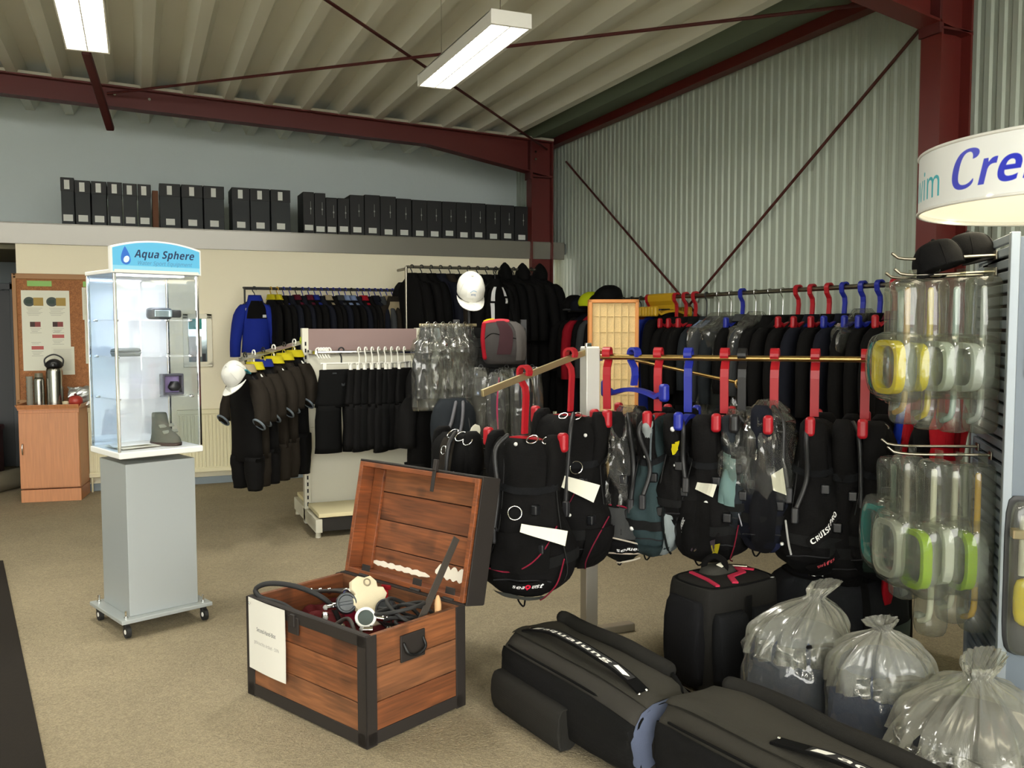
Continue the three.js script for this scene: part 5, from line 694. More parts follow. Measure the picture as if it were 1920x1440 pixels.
// buoyancy vest: local +x faces the viewer, z runs along the rail. uc = view centre angle; a>0 is to the viewer's right
function vest(o) {
  const t = thing('buoyancy_vest', o.label, 'diving vest', o.pos, o.turn, o.group), th = o.th ?? 0.15, w = o.w ?? 0.19, L = o.len ?? 0.97, top = o.top ?? 0.3, m = F(o.c ?? 'k');
  const y = (f) => -top - (L - top) * f;
  const B = loft([[y(0), 0, 0, w * 0.7, th * 0.18], [y(0.04), 0, 0, w * 0.98, th * 0.36], [y(0.14), 0, 0, w * 1.0, th * 0.5], [y(0.32), 0.0, 0, w * 0.92, th * 0.62], [y(0.48), 0, 0, w * 0.96, th * 0.84], [y(0.64), 0.01, 0, w * 1.08, th * 1.02, 2.3], [y(0.8), 0.01, 0, w * 1.06, th * 1.04, 2.4], [y(0.92), 0, 0, w * 0.9, th * 0.86, 2.3], [y(0.985), 0, 0, w * 0.6, th * 0.5], [y(1), 0, 0, w * 0.3, th * 0.2]], 44, 46, { fold: 0.095, seed: o.seed ?? rnd() * 60, fv: 6 });
  part('vest_body', B.g, m, t);
  const U = (a) => (o.uc ?? 0) - a, pt = (p) => p.map(([a, v]) => [U(a), v]);
  // shoulder straps over the hanger ends
  for (const s of [-1, 1]) { const g = []; for (let i = 0; i <= 8; i++) { const q = i / 8; g.push([y(0.34 - 0.34 * q) + (q > 0.85 ? 0.025 : 0), s * w * (0.7 + 0.22 * Math.sin(q * 2.6)), 0.012 * q * s, q > 0.95 ? 0.02 : 0.034, (th * 0.24 + 0.014) * (q > 0.95 ? 0.6 : 1)]); } part('shoulder_strap', loft(g, 12, 10, { fold: 0.08, seed: s + 3 }).g, F(o.sc ?? o.c ?? 'k'), t); }
  // pockets
  for (const [a, v0, v1, c, da] of o.pockets ?? []) { const pk = sheet(B, (s, q) => [U(a + (s - 0.5) * (da ?? 0.9)), lerp(v0, v1, q)], 0.002, 10, 8, 0.016); part('pocket', pk, F(c ?? o.c ?? 'k'), t); }
  for (const [c, v0, v1, a0, a1, v2, v3] of o.panels ?? []) part('panel', sheet(B, (s, q) => [U(lerp(a0, a1, s)), lerp(lerp(v0, v2 ?? v0, s), lerp(v1, v3 ?? v1, s), q)], 0.012, 10, 8, 0.003), F(c), t);
  for (const [c, r, ...p] of o.piping ?? []) part('piping', line(B, pt(p), r, 0.019), F(c), t);
  for (const [a, v, R] of o.rings ?? []) { const p = B.on(U(a), v, 0.012), n = B.on(U(a), v, 1).sub(B.on(U(a), v, 0)); const g = torus(R ?? 0.02, 0.0035, 18, 6); g.applyQuaternion(new THREE.Quaternion().setFromUnitVectors(V(0, 0, 1), n.normalize())); g.translate(p.x, p.y, p.z); part('d_ring', g, M.chrome, t); }
  for (const [k, a, v, da, dv, rot] of o.logos ?? []) part('logo', sheet(B, (s, q) => { const x = (s - 0.5), yy = (q - 0.5), c = Math.cos(rot ?? 0), sn = Math.sin(rot ?? 0), X = x * da, Y = yy * dv, k2 = 3.6; return [U(a + X * c + Y * sn * k2), v + (-X * sn) / k2 + Y * c]; }, 0.022, 18, 5), LOGO[k], t);
  for (const [a, v, ww, hh, tilt] of o.tags ?? []) { const p = B.on(U(a), v, 0.034), n = B.on(U(a), v, 1).sub(B.on(U(a), v, 0)).normalize(); const g = prep(new THREE.BoxGeometry(ww, hh, 0.0015, 6, 2, 1)); const q = g.attributes.position; for (let i = 0; i < q.count; i++) { const x = q.getX(i) / ww; q.setY(i, q.getY(i) * (0.55 + 0.45 * (x + 0.5))); q.setZ(i, q.getZ(i) + 0.01 * Math.sin(x * 4)); } g.computeVertexNormals(); g.rotateZ(tilt ?? -0.35); const M4 = new THREE.Matrix4().lookAt(n, V(0, 0, 0), V(0, 1, 0)); g.applyMatrix4(M4); g.translate(p.x, p.y, p.z); part('price_tag', g, M.paper, t); }
  // harness: waist belt, chest strap, side seams, pocket zips
  const wave = (a0, a1, v, dv, n = 10) => Array.from({ length: n + 1 }, (_, i) => [U(lerp(a0, a1, i / n)), v + dv * Math.sin(i / n * 3)]);
  part('waist_belt', sheet(B, (s, q) => [U(lerp(-1.5, 1.5, s)), 0.585 + 0.02 * Math.sin(s * 3) + 0.045 * q], 0.004, 16, 2, 0.005), F('#191919'), t);
  part('chest_strap', sheet(B, (s, q) => [U(lerp(-1.1, 1.1, s)), 0.3 + 0.015 * Math.sin(s * 4) + 0.028 * q], 0.005, 14, 2, 0.005), F('#17181a'), t);
  part('side_seam', line(B, [[U(-0.95), 0.1], [U(-0.85), 0.3], [U(-0.75), 0.5], [U(-1.0), 0.7], [U(-0.9), 0.9]], 0.0028, 0.001), F('#2c2c2c'), t);
  part('side_seam', line(B, [[U(0.9), 0.1], [U(0.8), 0.3], [U(0.85), 0.5], [U(1.05), 0.72], [U(0.85), 0.92]], 0.0028, 0.001), F('#2c2c2c'), t);
  part('pocket_zip', line(B, wave(-0.75, 0.6, 0.72, -0.02), 0.003, 0.003), F('#303032'), t); if (!o.noFlap) part('pocket_flap', sheet(B, (s, q) => [U(lerp(-0.8, 0.62, s)), 0.73 + 0.02 * Math.sin(s * 3) + 0.15 * q], 0.003, 14, 6, 0.01), F(o.pf ?? o.c ?? 'K'), t);
  // inflator hose and buckles
  if (o.hose !== 0) { const h = o.hose ?? 0.7; part('inflator_hose', tube([B.on(U(h), 0.03, 0.02), B.on(U(h), 0.15, 0.03), B.on(U(h * 0.9), 0.35, 0.025), B.on(U(h * 0.8), 0.5, 0.025)], 0.011, 8, 24), P(0x1c1c1d, 0.5), t); part('inflator', bx(0.03, 0.07, 0.03, ...B.on(U(h * 0.8), 0.52, 0.025).toArray(), 0.008), P(0x2a2a2c, 0.4), t); }
  for (const v of [0.4, 0.56]) part('buckle', bx(0.03, 0.045, 0.04, ...B.on(U(0.15 + (v - 0.4)), v, 0.006).toArray(), 0.008), M.blackPlastic, t);
  for (const [a, v, r] of o.dots ?? []) part('button', new THREE.SphereGeometry(r ?? 0.008, 8, 6).translate(...B.on(U(a), v, 0.006).toArray()), P(0xd8d8d4, 0.5), t);
  part('crotch_strap', tube([[0, y(0.97), th * 0.4], [0.02, y(1) - 0.02, th * 0.42], [0.03, y(1) - 0.045, th * 0.3], [0.02, y(1) - 0.02, th * 0.15], [0, y(0.97), 0]], 0.004, 6, 20), F('k'), t);
  if (o.wrap) part('plastic_cover', loft([[-top + 0.04, 0, 0, 0.05, 0.04], [-top - 0.02, 0, 0, w * 0.9, th * 0.6], [-top - 0.12, 0, 0, w * 1.15, th * 0.8], [-top - o.wrap * 0.6, 0, 0, w * 1.2, th * 1.0], [-top - o.wrap, 0, 0, w * 1.05, th * 0.7]], 30, 30, { fold: 0.25, seed: (o.seed ?? 1) + 2, fu: 3, fv: 5, open: false }).g, M.film, t);
  return t;
}
{
  // sloping arm: local +x = (.532,0,.847)
  const tA = Math.atan2(-0.847, 0.532), tR = Math.atan2(-0.695, -0.719), G = 'buoyancy vests on the front rack';
  const armAt = (q) => [lerp(LA[0], LB[0], q), lerp(LA[1], LB[1], q) + 0.016, lerp(LA[2], LB[2], q)];
  const rAt = (s) => [RP[0] + RD[0] * s, 1.414, RP[2] + RD[2] * s];
  const v1 = armAt(0.645), v2 = armAt(0.2);
  strapHanger(v1, tA, 'r', 'red broad hanger nearest the free end of the sloping brass arm', 'red vest hangers on the front rack', 0.27);
  vest({ label: 'black vest with red piping, grey base and white tag on sloping arm', pos: v1, turn: tA, uc: 0.98, th: 0.175, w: 0.19, len: 0.985, top: 0.29, seed: 3, group: G,
    noFlap: 1, panels: [['#5c5e5a', 0.8, 0.985, -1.0, 0.7, 0.84, 0.985]], piping: [['#8a2138', 0.0035, [-0.85, 0.655], [-0.5, 0.66], [-0.1, 0.63], [0.3, 0.57], [0.7, 0.48]], ['#8a2138', 0.0035, [0.95, 0.62], [0.72, 0.72], [0.66, 0.82], [0.72, 0.92]]], logos: [['sq', 0.0, 0.72, 0.85, 0.045, 0.05]], tags: [[0.3, 0.5, 0.2, 0.065, -0.3]], rings: [[-0.35, 0.42, 0.03], [-0.1, 0.04, 0.026], [0.5, 0.05, 0.022]], dots: [[-0.55, 0.565, 0.007], [0.12, 0.62, 0.01], [-0.6, 0.1, 0.009]], pockets: [[-0.15, 0.5, 0.66, 'k', 1.2]], hose: -1.0 });
  strapHanger(v2, tA, 'r', 'red broad hanger on the sloping arm close to the rack post', 'red vest hangers on the front rack', 0.27);
  vest({ label: 'black vest with wide white tag and red curved piping beside rack post', pos: v2, turn: tA, uc: 0.95, th: 0.185, w: 0.195, len: 1.0, top: 0.29, seed: 9, group: G,
    piping: [['#7c2038', 0.0035, [0.75, 0.56], [0.35, 0.68], [0.3, 0.78], [0.55, 0.9], [0.95, 0.96]], ['#6a1c30', 0.003, [0.0, 0.44], [-0.35, 0.55]]], logos: [['uest', -0.62, 0.66, 0.6, 0.05, 0.08]], tags: [[-0.02, 0.42, 0.21, 0.085, -0.35]], rings: [[-0.2, 0.04, 0.026], [-0.65, 0.05, 0.022], [-0.05, 0.34, 0.03]], dots: [[0.1, 0.2, 0.009], [-0.55, 0.46, 0.008], [-0.2, 0.54, 0.008]], pockets: [[0.55, 0.6, 0.9, 'k', 0.8]], hose: -0.3 });
  // vest on the hidden back side of the arm, above the chest
  const v0 = [1.42, 1.13, 5.20]; vest({ label: 'black vest with chrome rings hanging behind the raised chest lid', pos: v0, turn: tA - 0.3, uc: 0.8, th: 0.16, w: 0.17, len: 0.75, top: 0.1, seed: 14, group: G, rings: [[-0.6, 0.02, 0.03], [-0.1, 0.06, 0.03], [0.2, 0.1, 0.025], [-0.7, 0.2, 0.02]], dots: [[-0.6, 0.13, 0.01], [-0.2, 0.3, 0.008]], hose: -0.4, panels: [['#2f2a24', 0.1, 0.4, -0.9, -0.3]] });
  const rack = (s, h, label, dr = 0.27) => strapHanger(rAt(s), tR + (dr < 0.2 ? 1.05 : 0), h, label, `${h === 'r' ? 'red' : h === 'b' ? 'blue' : 'black'} vest hangers on the front rack`, dr);
  const on = (s, o) => vest({ turn: tR, uc: -0.2, pos: rAt(s), top: 0.29, group: G, ...o });
  rack(0.09, 'r', 'red hanger on the brass rail, nearest to the rack post');
  on(0.2, { label: 'grey and black vest with white curves and plastic-covered top by rack post', th: 0.115, w: 0.2, len: 0.99, seed: 21, wrap: 0.42, panels: [['#3f4040', 0.52, 0.66, -0.75, 0.6, 0.54, 0.68], ['#0e0e10', 0.68, 0.76, -0.8, 0.75, 0.7, 0.78]], piping: [['#c9bfae', 0.004, [-0.7, 0.665], [-0.1, 0.67], [0.4, 0.69], [0.8, 0.72]], ['#c9b9a8', 0.004, [-0.9, 0.79], [-0.3, 0.755], [0.3, 0.755], [0.85, 0.77]], ['#d8cdbb', 0.0045, [-0.7, 0.985], [-0.45, 0.91], [0.0, 0.86], [0.5, 0.845], [0.9, 0.83]], ['#8a1c34', 0.004, [-0.6, 0.52], [0.0, 0.525], [0.4, 0.54]]], logos: [['sq', 0.25, 0.722, 0.95, 0.035, 0.0]], hose: 0.5 });
  rack(0.225, 'b', 'blue hanger with spread shoulders, second on the brass rail', 0.15);
  on(0.34, { label: 'dark teal vest with pale grey side panel on the brass rail', c: 'e', sc: 'k', th: 0.125, w: 0.2, len: 0.95, seed: 25, panels: [['#8f9898', 0.46, 0.84, 0.35, 1.15, 0.36, 0.86], ['#9aa0a0', 0.05, 0.25, -0.3, 0.2, 0.08, 0.2]], piping: [['#101414', 0.006, [0.95, 0.34], [0.5, 0.46], [0.3, 0.6], [0.55, 0.74], [1.15, 0.87]], ['#60686c', 0.005, [0.1, 0.02], [0.15, 0.2], [0.1, 0.38]]], dots: [[-0.55, 0.645, 0.011], [-0.3, 0.3, 0.008]], logos: [], hose: -0.2 });
  rack(0.345, 'r', 'red hanger third along the brass rail, before the short display arm'); rack(0.49, 'b', 'blue hanger fourth along the brass rail, left of wrapped vests'); 
  on(0.46, { label: 'black vest with yellow tag and shoulder buckle, behind the teal one', th: 0.1, w: 0.19, len: 0.8, seed: 33, dots: [[0.0, 0.17, 0.012], [-0.1, 0.4, 0.007]], panels: [['#d9c81c', 0.27, 0.33, -0.15, 0.2, 0.25, 0.3]], hose: 0.3 });
  on(0.61, { label: 'black vest with yellow stripe and rotated lettering on the brass rail', th: 0.18, w: 0.19, len: 0.95, seed: 37, tags: [[-0.05, 0.44, 0.12, 0.06, -0.1]], panels: [['#b9ac20', 0.76, 0.86, -0.45, 0.12, 0.68, 0.76], ['#4a3f48', 0.74, 0.82, -0.5, 0.05, 0.66, 0.74]], piping: [['#7c1c30', 0.003, [0.62, 0.6], [0.5, 0.7], [0.55, 0.8], [0.9, 0.86]], ['#b8b8b4', 0.003, [-0.85, 0.4], [-0.95, 0.5]]], logos: [['oc', -0.68, 0.62, 0.5, 0.04, 1.0]], dots: [[-0.15, 0.5, 0.01], [-0.25, 0.9, 0.009]], hose: 0.75, pockets: [[-0.5, 0.5, 0.85, 'k', 0.9]] });
  rack(0.66, 'r', 'red hanger left of the plastic-wrapped vests on brass rail'); 
  on(0.72, { label: 'grey vest wrapped in glossy clear plastic, left of two on the rail', c: 'd', th: 0.1, w: 0.18, len: 0.8, seed: 41, wrap: 0.3, panels: [['#6f8a88', 0.3, 0.6, -0.5, 0.0, 0.34, 0.62]] });
  on(0.86, { label: 'navy vest wrapped in a large clear plastic bag on the brass rail', c: 'n', th: 0.14, w: 0.18, len: 0.88, top: 0.24, seed: 44, wrap: 0.52, tags: [[0.3, 0.45, 0.05, 0.12, 0.1]], panels: [['#2a3050', 0.75, 0.95, 0.2, 0.8], ['#0f0f12', 0.3, 1.0, -0.4, 0.15]], piping: [['#9a9aa0', 0.003, [-0.8, 0.6], [-0.6, 0.66]]] });
  rack(0.885, 'r', 'red hanger poking out of the large clear plastic bag'); rack(1.06, 'r', 'red hanger right of the large clear plastic bag'); rack(1.27, 'r', 'red hanger nearest to the mask display on the brass rail');
  rack(0.74, 'k', 'black hanger between the red hangers on the brass rail');
  on(1.08, { label: 'black vest with white and red rotated lettering on the brass rail', th: 0.18, w: 0.2, len: 0.96, seed: 51, logos: [['cruise', 0.06, 0.57, 0.75, 0.045, 0.7], ['red', 0.02, 0.72, 0.7, 0.04, 0.6]], rings: [[0.25, 0.9, 0.022], [-0.2, 0.95, 0.022]], panels: [['#7a1c34', 0.8, 0.9, 0.55, 0.75, 0.84, 0.94]], dots: [[-0.9, 0.66, 0.009]], piping: [['#b8b8b4', 0.005, [-0.75, 0.55], [-0.68, 0.64], [-0.6, 0.7]]], hose: -0.6 });
  on(1.2, { label: 'black lower vest reaching almost to the bags below the rail', th: 0.13, w: 0.17, len: 1.02, seed: 57, rings: [[0.0, 0.9, 0.02]], hose: 0.4 });
  on(1.33, { label: 'black vest with thin grey piping next to the mask display', th: 0.15, w: 0.19, len: 0.95, seed: 61, panels: [['#1d2a22', 0.45, 0.78, -0.45, 0.15, 0.48, 0.8]], piping: [['#a9a9a4', 0.003, [0.55, 0.42], [0.5, 0.55], [0.3, 0.62]], ['#a9a9a4', 0.003, [0.1, 0.78], [0.55, 0.72]], ['#8a8a86', 0.003, [-0.45, 0.5], [0.0, 0.44], [0.2, 0.4]], ['#a9a9a4', 0.003, [0.25, 0.86], [0.5, 0.78]]], rings: [[0.2, 0.05, 0.024]], hose: 0.0 });
  on(1.52, { label: 'plain black vest at the end of the brass rail, half hidden', th: 0.14, w: 0.18, len: 0.9, seed: 66 });
  // red and blue suit hanging past the rail
  const rb = thing('wetsuit', 'bright blue suit with red side strips beside the mask display', 'wetsuit', [3.16, 1.33, 6.28], 0.45);
  const L2 = loft([[-0.12, 0.06, 0, 0.06, 0.03], [-0.25, 0.05, 0, 0.085, 0.05], [-0.45, 0.0, 0, 0.09, 0.05], [-0.58, -0.02, 0, 0.1, 0.05], [-0.72, 0.0, 0, 0.07, 0.04], [-0.8, 0.02, 0, 0.03, 0.02]], 18, 14, { fold: 0.06, seed: 12 }); part('suit_body', L2.g, fab(0x16309c), rb);
  part('red_strip', loft([[-0.1, 0.05, 0.03, 0.05, 0.03], [-0.3, -0.03, 0.03, 0.035, 0.025], [-0.5, -0.09, 0.02, 0.02, 0.02], [-0.62, -0.12, 0.0, 0.025, 0.02], [-0.85, -0.14, 0, 0.045, 0.02], [-1.0, -0.15, 0, 0.05, 0.02]], 14, 14, { fold: 0.08, seed: 2 }).g, fab(0xa3121f), rb);
  const rc = thing('red_towel', 'red cloth hanging behind the middle of mask display', 'cloth', [3.06, 1.27, 6.62], 0.3); part('cloth_body', loft([[0, 0, 0, 0.04, 0.03], [-0.05, 0, 0, 0.07, 0.05], [-0.14, 0, 0, 0.1, 0.06], [-0.25, -0.02, 0, 0.09, 0.05], [-0.28, -0.02, 0, 0.06, 0.03]], 22, 12, { fold: 0.2, seed: 4, fu: 4 }).g, fab(0xa0101c), rc); part('cloth_fold', tube([[-0.04, -0.02, 0.045], [-0.06, -0.12, 0.06], [-0.05, -0.24, 0.05]], 0.012, 6), fab(0x7a0c16), rc);
}
// ================= ROUND-TOPPED MASK DISPLAY =================
{
  const cx = 3.105, cz = 7.145, th = -0.701, hw = 0.295, t = thing('mask_display', 'tall square mask display tower with round illuminated sign on top', 'shop display', [cx, 0, cz], th);
  const grey = std(0x5c666f, 0.45, { metalness: 0.2 }), slatM = std(0x66707a, 0.5, { metalness: 0.2 }), dark = std(0x23272b, 0.5);
  part('corner_post', bx(0.03, 1.86, 0.03, -hw, 0.93, hw, 0.004), std(0x868e94, 0.4, { metalness: 0.3 }), t);
  for (const [x, z] of [[-hw, -hw], [hw, hw], [hw, -hw]]) part('corner_post', bx(0.03, 1.86, 0.03, x, 0.93, z, 0.004), std(0x868e94, 0.4, { metalness: 0.3 }), t);
  for (let i = 0; i < 44; i++) part('slat', bx(0.014, 0.03, 2 * hw - 0.03, -hw, 0.06 + i * 0.0415, 0, 0.003), slatM, t);
  part('inner_panel', bx(0.01, 1.82, 2 * hw - 0.04, -hw + 0.03, 0.92, 0, 0), dark, t);
  const holes = []; for (let i = 0; i < 9; i++) for (let j = 0; j < 40; j++) holes.push(new THREE.CylinderGeometry(0.005, 0.005, 0.003, 6).rotateX(Math.PI / 2).translate(-hw + 0.09 + i * 0.05, 0.1 + j * 0.043, hw + 0.006));
  const pb = part('peg_panel', bx(2 * hw - 0.03, 1.83, 0.012, 0, 0.93, hw, 0.002), grey, t); const hm = part('peg_holes', holes, dark, pb); hm.userData.kind = 'stuff';
  part('rear_panel', [bx(2 * hw - 0.03, 1.83, 0.012, 0, 0.93, -hw, 0.002), bx(0.012, 1.83, 2 * hw - 0.03, hw, 0.93, 0, 0.002)], grey, t);
  part('base', bx(2 * hw + 0.1, 0.06, 2 * hw + 0.1, 0, 0.03, 0, 0.01), dark, t);
  const pst = std(0xffffff, 0.5, { map: canvasTex(128, 256, (c, w, h) => { c.fillStyle = '#e8ebee'; c.fillRect(0, 0, w, h); c.fillStyle = '#3a6fb4'; c.fillRect(0, 30, w, 70); c.fillStyle = '#2f9ad0'; c.fillRect(0, 100, w, 40); c.fillStyle = '#d5583e'; c.fillRect(0, 150, w, 106); }) }); { const g = bx(0.2, 0.36, 0.003, -hw + 0.14, 1.56, hw + 0.012, 0); fixUV(g, 0.2, 0.36, -hw + 0.14, 1.56); part('poster', g, pst, t); }
  // round sign
  const R = 0.555, y0 = 1.965, bh = 0.205;
  const tex = canvasTex(2048, 120, (c, W, H) => { c.fillStyle = '#eef1f0'; c.fillRect(0, 0, W, H); for (const u of [0.712, 0.37, 0.03]) { const x = u * W; c.fillStyle = '#2c37c8'; c.font = 'italic bold 104px serif'; c.fillText('C', x, 96); c.font = 'italic bold 88px sans-serif'; c.fillText('ressi', x + 72, 94, 290); c.fillStyle = '#35b4c4'; c.font = '78px sans-serif'; c.textAlign = 'right'; c.fillText('swim', x - 22, 98, 230); c.textAlign = 'left'; } });
  const cyR = new THREE.CylinderGeometry(R, R, bh, 96, 1, true); cyR.rotateY(-th); cyR.translate(0, y0 + bh / 2, 0); part('sign_band', cyR, phy(0xffffff, 0.35, { map: tex, side: THREE.DoubleSide }), t, 'white band with blue and turquoise lettering');
  part('sign_rim', [torus(R, 0.006, 96, 6).rotateX(Math.PI / 2).translate(0, y0, 0), torus(R, 0.006, 96, 6).rotateX(Math.PI / 2).translate(0, y0 + bh, 0)], M.white, t);
  part('sign_lid', cyl(R - 0.004, R - 0.004, 0.01, 0, y0 + bh - 0.01, 0, 96), M.white, t);
  part('sign_diffuser', cyl(R - 0.008, R - 0.008, 0.008, 0, y0 + 0.016, 0, 96), std(0xfff6dc, 0.6, { emissive: 0xfff2cc, emissiveIntensity: 0.33 }), t);
  part('sign_neck', cyl(0.1, 0.1, 0.12, 0, 1.92, 0, 24), grey, t);
  const l = new THREE.RectAreaLight(0xfff2d0, SIGN_LIGHT, 0.8, 0.8); l.position.set(0, y0 + 0.008, 0); l.rotation.x = -Math.PI / 2; t.add(l);
  const P3 = (x, y, z) => [cx + x * Math.cos(th) + z * Math.sin(th), y, cz - x * Math.sin(th) + z * Math.cos(th)];
  const hook = (y, z, len, label) => { const h = thing('display_hook', label, 'hook', P3(-hw - 0.012, y, z), th); part('hook_rod', tube([[0, 0, 0], [-len * 0.95, 0, 0], [-len, 0.015, 0]], 0.0055, 8, 14), M.rail, h); part('hook_plate', bx(0.006, 0.03, 0.05, 0.0, 0, 0, 0.002), M.rail, h); };
  hook(1.80, 0.06, 0.34, 'steel hook at top of the mask display carrying black caps'); hook(1.742, 0.06, 0.33, 'steel hook carrying the upper front row of mask packs'); hook(1.742, -0.17, 0.34, 'steel hook carrying the upper teal mask pack'); hook(1.085, 0.08, 0.34, 'steel hook carrying the lower front row of mask packs'); hook(1.085, -0.16, 0.34, 'steel hook carrying the lower teal mask pack');
  // mask-and-snorkel packs
  const clear = phy(0xe4e6de, 0.05, { transmission: 0.96, thickness: 0, ior: 1.5, bumpMap: T.crinkle, bumpScale: 0.004 });
  const tint = (c) => phy(c, 0.15, { transmission: 0.45, thickness: 0 });
  const silicone = phy(0xdfe6e4, 0.2, { transmission: 0.8, thickness: 0 });
  function pack(d, y, z, H, my, mh, frame, tubeC, label, G, off = 0, mw = 0.095) {
    const p = thing('mask_pack', label, 'mask pack', P3(-hw - 0.012 - d, y, z), th + Math.PI + 0.45, G), r = 0.053;
    part('hang_tab', [bx(0.002, 0.05, 0.05, 0, -0.01, 0, 0.0008)], clear, p);
    part('tube_shell', loft([[-0.02, 0.02, -0.02, 0.012, 0.02, 2], [-0.035, 0.03, -0.02, r, r, 2.6], [-0.3 * H, 0.03, -0.02, r, r * 1.1, 2.4], [-0.75 * H, 0.03, -0.02, r, r, 2.4], [-H + 0.02, 0.03, -0.02, r * 0.95, r * 0.95, 2.4], [-H, 0.03, -0.02, 0.012, 0.015, 2]], 20, 26, { fold: 0.03, seed: d * 50 }).g, clear, p);
    part('mask_shell', loft([[my + 0.02, 0.045, off, 0.02, 0.04, 3], [my, 0.05, off, 0.055, mw, 3.4], [my - mh * 0.5, 0.06, off, 0.066, mw * 1.06, 3.4], [my - mh, 0.05, off, 0.055, mw, 3.4], [my - mh - 0.02, 0.045, off, 0.02, 0.04, 3]], 26, 14).g, clear, p);
    const ring = (w, h, rr2, x, wd) => { const o = [], i = []; for (let k = 0; k < 40; k++) { const a = k / 40 * Math.PI * 2, c = Math.cos(a), s = Math.sin(a), e = 2 / 3.4; o.push([Math.sign(c) * Math.abs(c) ** e * w, Math.sign(s) * Math.abs(s) ** e * h]); i.push([Math.sign(c) * Math.abs(c) ** e * (w - rr2), Math.sign(s) * Math.abs(s) ** e * (h - rr2)]); } const g = prep(extrude(o, wd, 0.003, [i.reverse()])); g.rotateY(Math.PI / 2); g.translate(x, my - mh / 2, off); return g; };
    part('mask_frame', ring(mw * 0.86, mh * 0.44, 0.016, 0.072, 0.03), tint(frame), p);
    part('mask_skirt', ring(mw * 0.8, mh * 0.4, 0.01, 0.025, 0.05), silicone, p);
    part('mask_lens', bx(0.004, mh * 0.72, mw * 1.4, 0.09, my - mh / 2, off, 0.001), M.glass, p);
    part('snorkel', tube([[0.03, -0.06, -0.02], [0.03, -0.2 * H / 0.6, -0.02], [0.03, -0.7 * H, -0.02], [0.04, -H + 0.06, -0.02], [0.045, -H + 0.04, 0.02]], 0.011, 10, 24), tint(tubeC), p); part('mouthpiece', bx(0.03, 0.025, 0.04, 0.04, -H + 0.055, 0.03, 0.009, 2), silicone, p);
    return p;
  }
  const G = 'mask and snorkel packs on the display';
  pack(0.03, 1.74, 0.12, 0.57, -0.24, 0.19, '#d4dcdc', '#cfd8dc', 'clear mask and snorkel pack nearest the tower, upper row', G);
  pack(0.11, 1.74, 0.07, 0.575, -0.235, 0.2, '#c8d4cc', '#b8d0d0', 'clear mask pack with pale snorkel, second from the tower, upper row', G);
  pack(0.19, 1.74, 0.04, 0.57, -0.24, 0.2, '#e4d81c', '#d8c424', 'yellow-framed mask pack in the middle of the upper row', G);
  pack(0.27, 1.74, 0.06, 0.55, -0.23, 0.22, '#f0e020', '#c8a860', 'bright yellow mask pack farthest out on the upper front hook', G);
  pack(0.27, 1.74, -0.17, 0.5, -0.24, 0.21, '#159a9a', '#5f9a98', 'teal mask pack farthest left on the upper row', G);
  pack(0.03, 1.08, 0.12, 0.62, -0.24, 0.24, '#9fc41e', '#d8b020', 'lime mask pack nearest the tower, lower row', G);
  pack(0.1, 1.08, 0.1, 0.6, -0.23, 0.24, '#d8dcd4', '#c8c8b8', 'clear mask pack between the two lime ones, lower row', G);
  pack(0.17, 1.085, 0.1, 0.66, -0.26, 0.24, '#a6cc1c', '#d8d8c8', 'lime mask pack in the middle of the lower row', G);
  pack(0.25, 1.09, 0.02, 0.56, -0.25, 0.24, '#b8bcb0', '#9a968a', 'grey clear mask pack on the outer lower hook', G);
  pack(0.28, 1.06, -0.16, 0.5, -0.2, 0.26, '#149494', '#6a8a88', 'teal mask pack farthest left on the lower row', G);
  { // pack on the peg panel, facing the viewer
    const p = thing('mask_pack', 'black-backed yellow mask pack on peg panel at right picture edge', 'mask pack', P3(-hw + 0.085, 0.98, hw + 0.012), th - Math.PI / 2);
    part('back_card', loft([[0, 0.004, 0, 0.003, 0.04, 3], [-0.03, 0.004, 0, 0.004, 0.085, 3.4], [-0.3, 0.004, 0, 0.004, 0.09, 3.6], [-0.5, 0.004, 0, 0.004, 0.085, 3.4], [-0.54, 0.004, 0, 0.003, 0.05, 3]], 20, 14).g, P(0x1c1d1f, 0.5), p);
    part('clear_shell', loft([[-0.01, 0.02, 0, 0.012, 0.03, 2.6], [-0.04, 0.03, 0, 0.03, 0.075, 3], [-0.27, 0.035, 0, 0.032, 0.08, 3], [-0.5, 0.03, 0, 0.03, 0.075, 3], [-0.53, 0.02, 0, 0.012, 0.03, 2.6]], 24, 18).g, clear, p);
    part('mask_frame', loft([[-0.27, 0.03, 0, 0.012, 0.03, 3], [-0.29, 0.03, 0, 0.022, 0.06, 3], [-0.4, 0.03, 0, 0.022, 0.062, 3], [-0.43, 0.03, 0, 0.012, 0.04, 3]], 20, 8).g, tint('#d8c81c'), p); part('snorkel', bar([0.03, -0.06, 0.04], [0.03, -0.26, 0.04], 0.012), tint('#c8c8bc'), p); part('card_band', bx(0.05, 0.03, 0.15, 0.03, -0.12, 0, 0.004), P(0x8a7a58, 0.6), p);
  }
  // black caps on the top hook
  cap(P3(-hw - 0.19, 1.755, 0.05), th - 2.0, 0.3, 'black baseball cap at outer end of top hook on mask display', fab(0x0b0b0c, 0.9), '', 1, 0.88);
  cap(P3(-hw - 0.07, 1.79, -0.06), th + 0.9, -0.1, 'black baseball cap leaning against the tower, behind top hook', fab(0x0b0b0c, 0.9), '', 1, 0.88);
}
